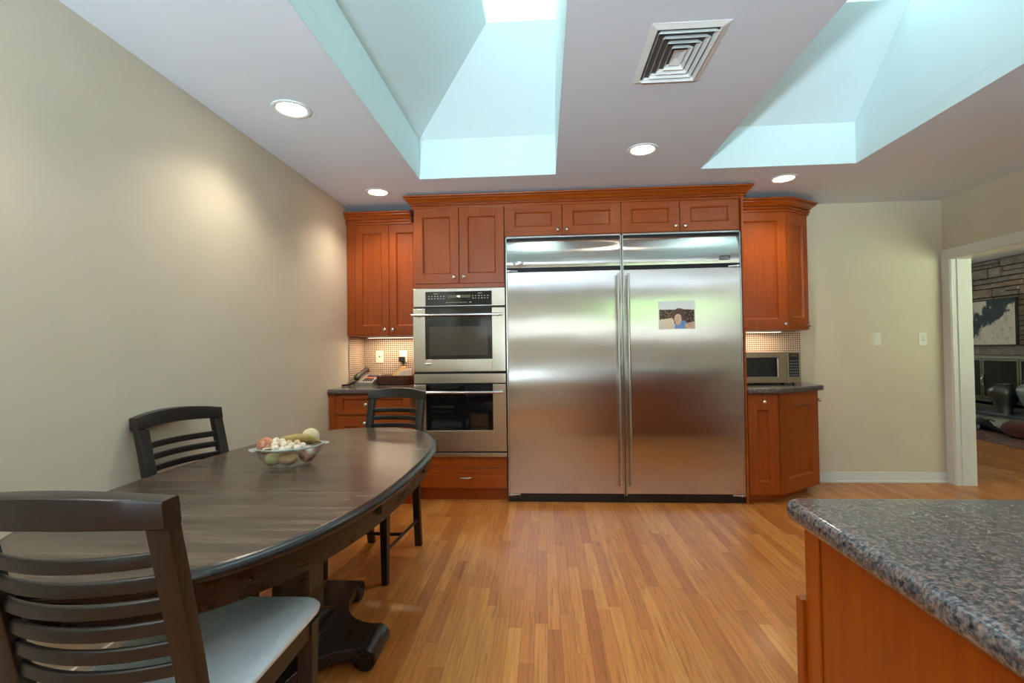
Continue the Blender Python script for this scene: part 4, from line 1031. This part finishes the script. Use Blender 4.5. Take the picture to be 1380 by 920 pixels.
# ------------------------------------------------------------------ glass bowl with decorative balls
BX, BYY, BZ0, BR = -1.035, 1.93, .7605, math.atan2(.154, .207)
bw_ = thing('glass_bowl', 'clear oval glass bowl of decorative balls on dark table', 'bowl', (BX, BYY, BZ0), BR)
def oval(a, b_, z, k=40): return [(a*math.cos(2*PI*i/k), b_*math.sin(2*PI*i/k), z) for i in range(k)]
outer = [oval(.055, .042, 0), oval(.075, .055, .002), (oval(.100, .075, .02)), oval(.116, .088, .045), oval(.124, .095, .070), oval(.132, .102, .074), oval(.133, .103, .079)]
inner = [oval(.121, .093, .077), oval(.113, .086, .046), oval(.096, .072, .023), oval(.072, .053, .006), oval(.05, .038, .004)]
MB().loft(outer+inner).build('bowl_body', 'glass', bw_)
for s_ in (-1, 1):
    MB().prism(rounded([(s_*.120, -.035), (s_*.152, -.025), (s_*.152, .025), (s_*.120, .035)][::s_], .02, (1, 2)), .0725, .0785, .002).build('handle', 'glassrim', bw_)
rm = MB().tube(oval(.128, .0985, .0775, 64), .0042, 8, closed=True); rm.build('rim', 'glassrim', bw_)
def marbled(name, a, b_, scale=30):
    k = NT(name); n = k.noise(k.coord(), scale, 4, .6, dist=1.); k.base(k.ramp(n, [(.38, a), (.58, b_)])); k.set(Roughness=.5); return k.m
MT['ballred'] = marbled('red_marbled_ball', lin(176, 84, 54), lin(214, 160, 128), 26); MT['ballcream'] = marbled('cream_ball', lin(206, 190, 146), lin(222, 208, 170), 18)
MT['bead'] = marbled('pale_wood_bead', lin(222, 204, 178), lin(240, 228, 210), 40); MT['beadtan'] = marbled('tan_wood_bead', lin(206, 172, 138), lin(222, 194, 164), 40)
MT['peach'] = marbled('peach_ball', lin(214, 158, 112), lin(222, 178, 134), 20); MT['yellowgourd'] = marbled('yellow_gourd', lin(200, 186, 120), lin(216, 200, 150), 14); MT['whitered'] = marbled('white_ball_red_patch', lin(222, 214, 200), lin(204, 96, 80), 11)
MT['pod'] = marbled('olive_pod', lin(150, 126, 62), lin(176, 150, 84), 12); MT['stick'] = plain('pale_stick', lin(222, 196, 170), .6)
rot = Matrix.Rotation(BR, 3, 'Z')
def inbowl(nm, label, cat, mb, mat, p, group=None):
    o = mb.build(nm, mat); o.location = Vector((BX, BYY, BZ0))+rot @ Vector(p); o.rotation_euler.z = BR
    return tag(o, label, cat, group)
inbowl('decorative_ball', 'large rust red marbled ball at left end of glass bowl', 'ball', MB().sphere((0, 0, 0), .034, 24), 'ballred', (-.088, .004, .088))
inbowl('decorative_ball', 'large cream ball at right end of glass bowl', 'ball', MB().sphere((0, 0, 0), .036, 24, (1, 1, .95)), 'ballcream', (.084, .034, .102))
inbowl('decorative_ball', 'large peach ball at bottom middle seen through bowl glass', 'ball', MB().sphere((0, 0, 0), .034, 24, (1.1, .9, .8)), 'peach', (-.012, -.034, .034))
inbowl('decorative_ball', 'white ball with red patch seen through bowl glass at right', 'ball', MB().sphere((0, 0, 0), .034, 24), 'whitered', (.062, -.014, .041))
inbowl('gourd', 'yellow gourd at bottom left seen through bowl glass', 'gourd', MB().sphere((0, 0, 0), .029, 24, (1.1, .85, .9)), 'yellowgourd', (-.066, -.014, .036))
pod = MB().tube([(-.085, 0, -.004), (-.06, 0, .002), (-.02, -.002, .004), (.03, -.004, 0), (.06, -.008, -.010), (.08, -.012, -.02)], .015, 14, rs=[.003, .013, .018, .017, .011, .003])
inbowl('seed_pod', 'long olive pod lying across the right half of bowl', 'pod', pod, 'pod', (.034, -.002, .103))
inbowl('stick', 'short pale stick under the rust red ball in bowl', 'stick', MB().tube([(-.025, 0, 0), (0, .002, .001), (.022, 0, 0)], .004, 8), 'stick', (-.082, -.050, .0835))
BEADS = [(-.053, -.010, .104, 0), (-.062, -.034, .092, 0), (-.044, -.022, .096, 1), (-.032, -.014, .098, 0), (-.062, -.058, .082, 0), (-.030, -.038, .090, 0), (-.008, -.020, .090, 1), (-.040, -.062, .074, 0), (-.002, -.044, .084, 0), (-.018, -.066, .078, 0), (.022, -.020, .088, 1), (.016, -.058, .074, 0), (.040, -.038, .078, 0), (-.014, .004, .094, 0), (.006, .002, .086, 1)]
for i, (x, y, z, m) in enumerate(BEADS):
    inbowl('wooden_bead', ('pale wooden bead heaped at left middle of glass bowl', 'tan wooden bead among the pale ones in glass bowl')[m], 'bead', MB().sphere((0, 0, 0), .0148, 16), ('bead', 'beadtan')[m], (x, y, z), ('pale beads in the glass bowl', 'tan beads in the glass bowl')[m])

# ------------------------------------------------------------------ island
IX0, IY1 = .472, 1.022
isl = thing('kitchen_island', 'cherry kitchen island with plain end panel at lower right', 'island', (1.2, .2, 0)); W_ = Local(isl)
IZ = .872; PX = IX0+.033; PY1 = IY1-.030
W_.build(MB().box(PX+.006, 2.4, -1.1, PY1-.04, .10, IZ), 'carcass', 'cherry', smooth=False)
W_.build(MB().box(PX, PX+.018, -1.1, PY1-.050, .0, IZ, .001), 'end_panel', 'cherry')
W_.build(MB().box(PX-.004, PX+.05, PY1-.048, PY1, .0, IZ, .002), 'corner_post', 'cherry')
for i in range(3):
    x0 = PX+.052+i*.58
    door_o = MB(); add_door_shape(door_o, .576, .60, bead=False); o = door_o.build('door', 'cherry', isl)
    o.location = Vector((x0+.576, PY1-.02, .115))-isl.location; o.rotation_euler = (0, 0, PI); knob(o, .04, .55)
    dm = MB(); drawer_face(.576, .135, False)(dm); o = dm.build('drawer', 'cherry_h', isl); o.location = Vector((x0+.576, PY1-.02, .73))-isl.location; o.rotation_euler = (0, 0, PI); knob(o, .288, .068)
W_.build(MB().box(PX-.012, PX+.012, PY1+.001, PY1+.022, .02, .722, .002), 'pilaster', 'cherry')
W_.build(MB().box(PX+.05, 2.4, PY1-.10, PY1-.08, 0, .10), 'toe_kick', 'cherry_h', smooth=False)
mb = MB().prism(rounded([(IX0, -1.13), (2.43, -1.13), (2.43, IY1), (IX0, IY1)], .035, (3,)), IZ+.001, .914, .017, 5)
tag(mb.build('island_countertop', 'granite', origin=(1.2, .2, IZ)), 'brown speckled granite worktop on island with rounded edge', 'countertop')
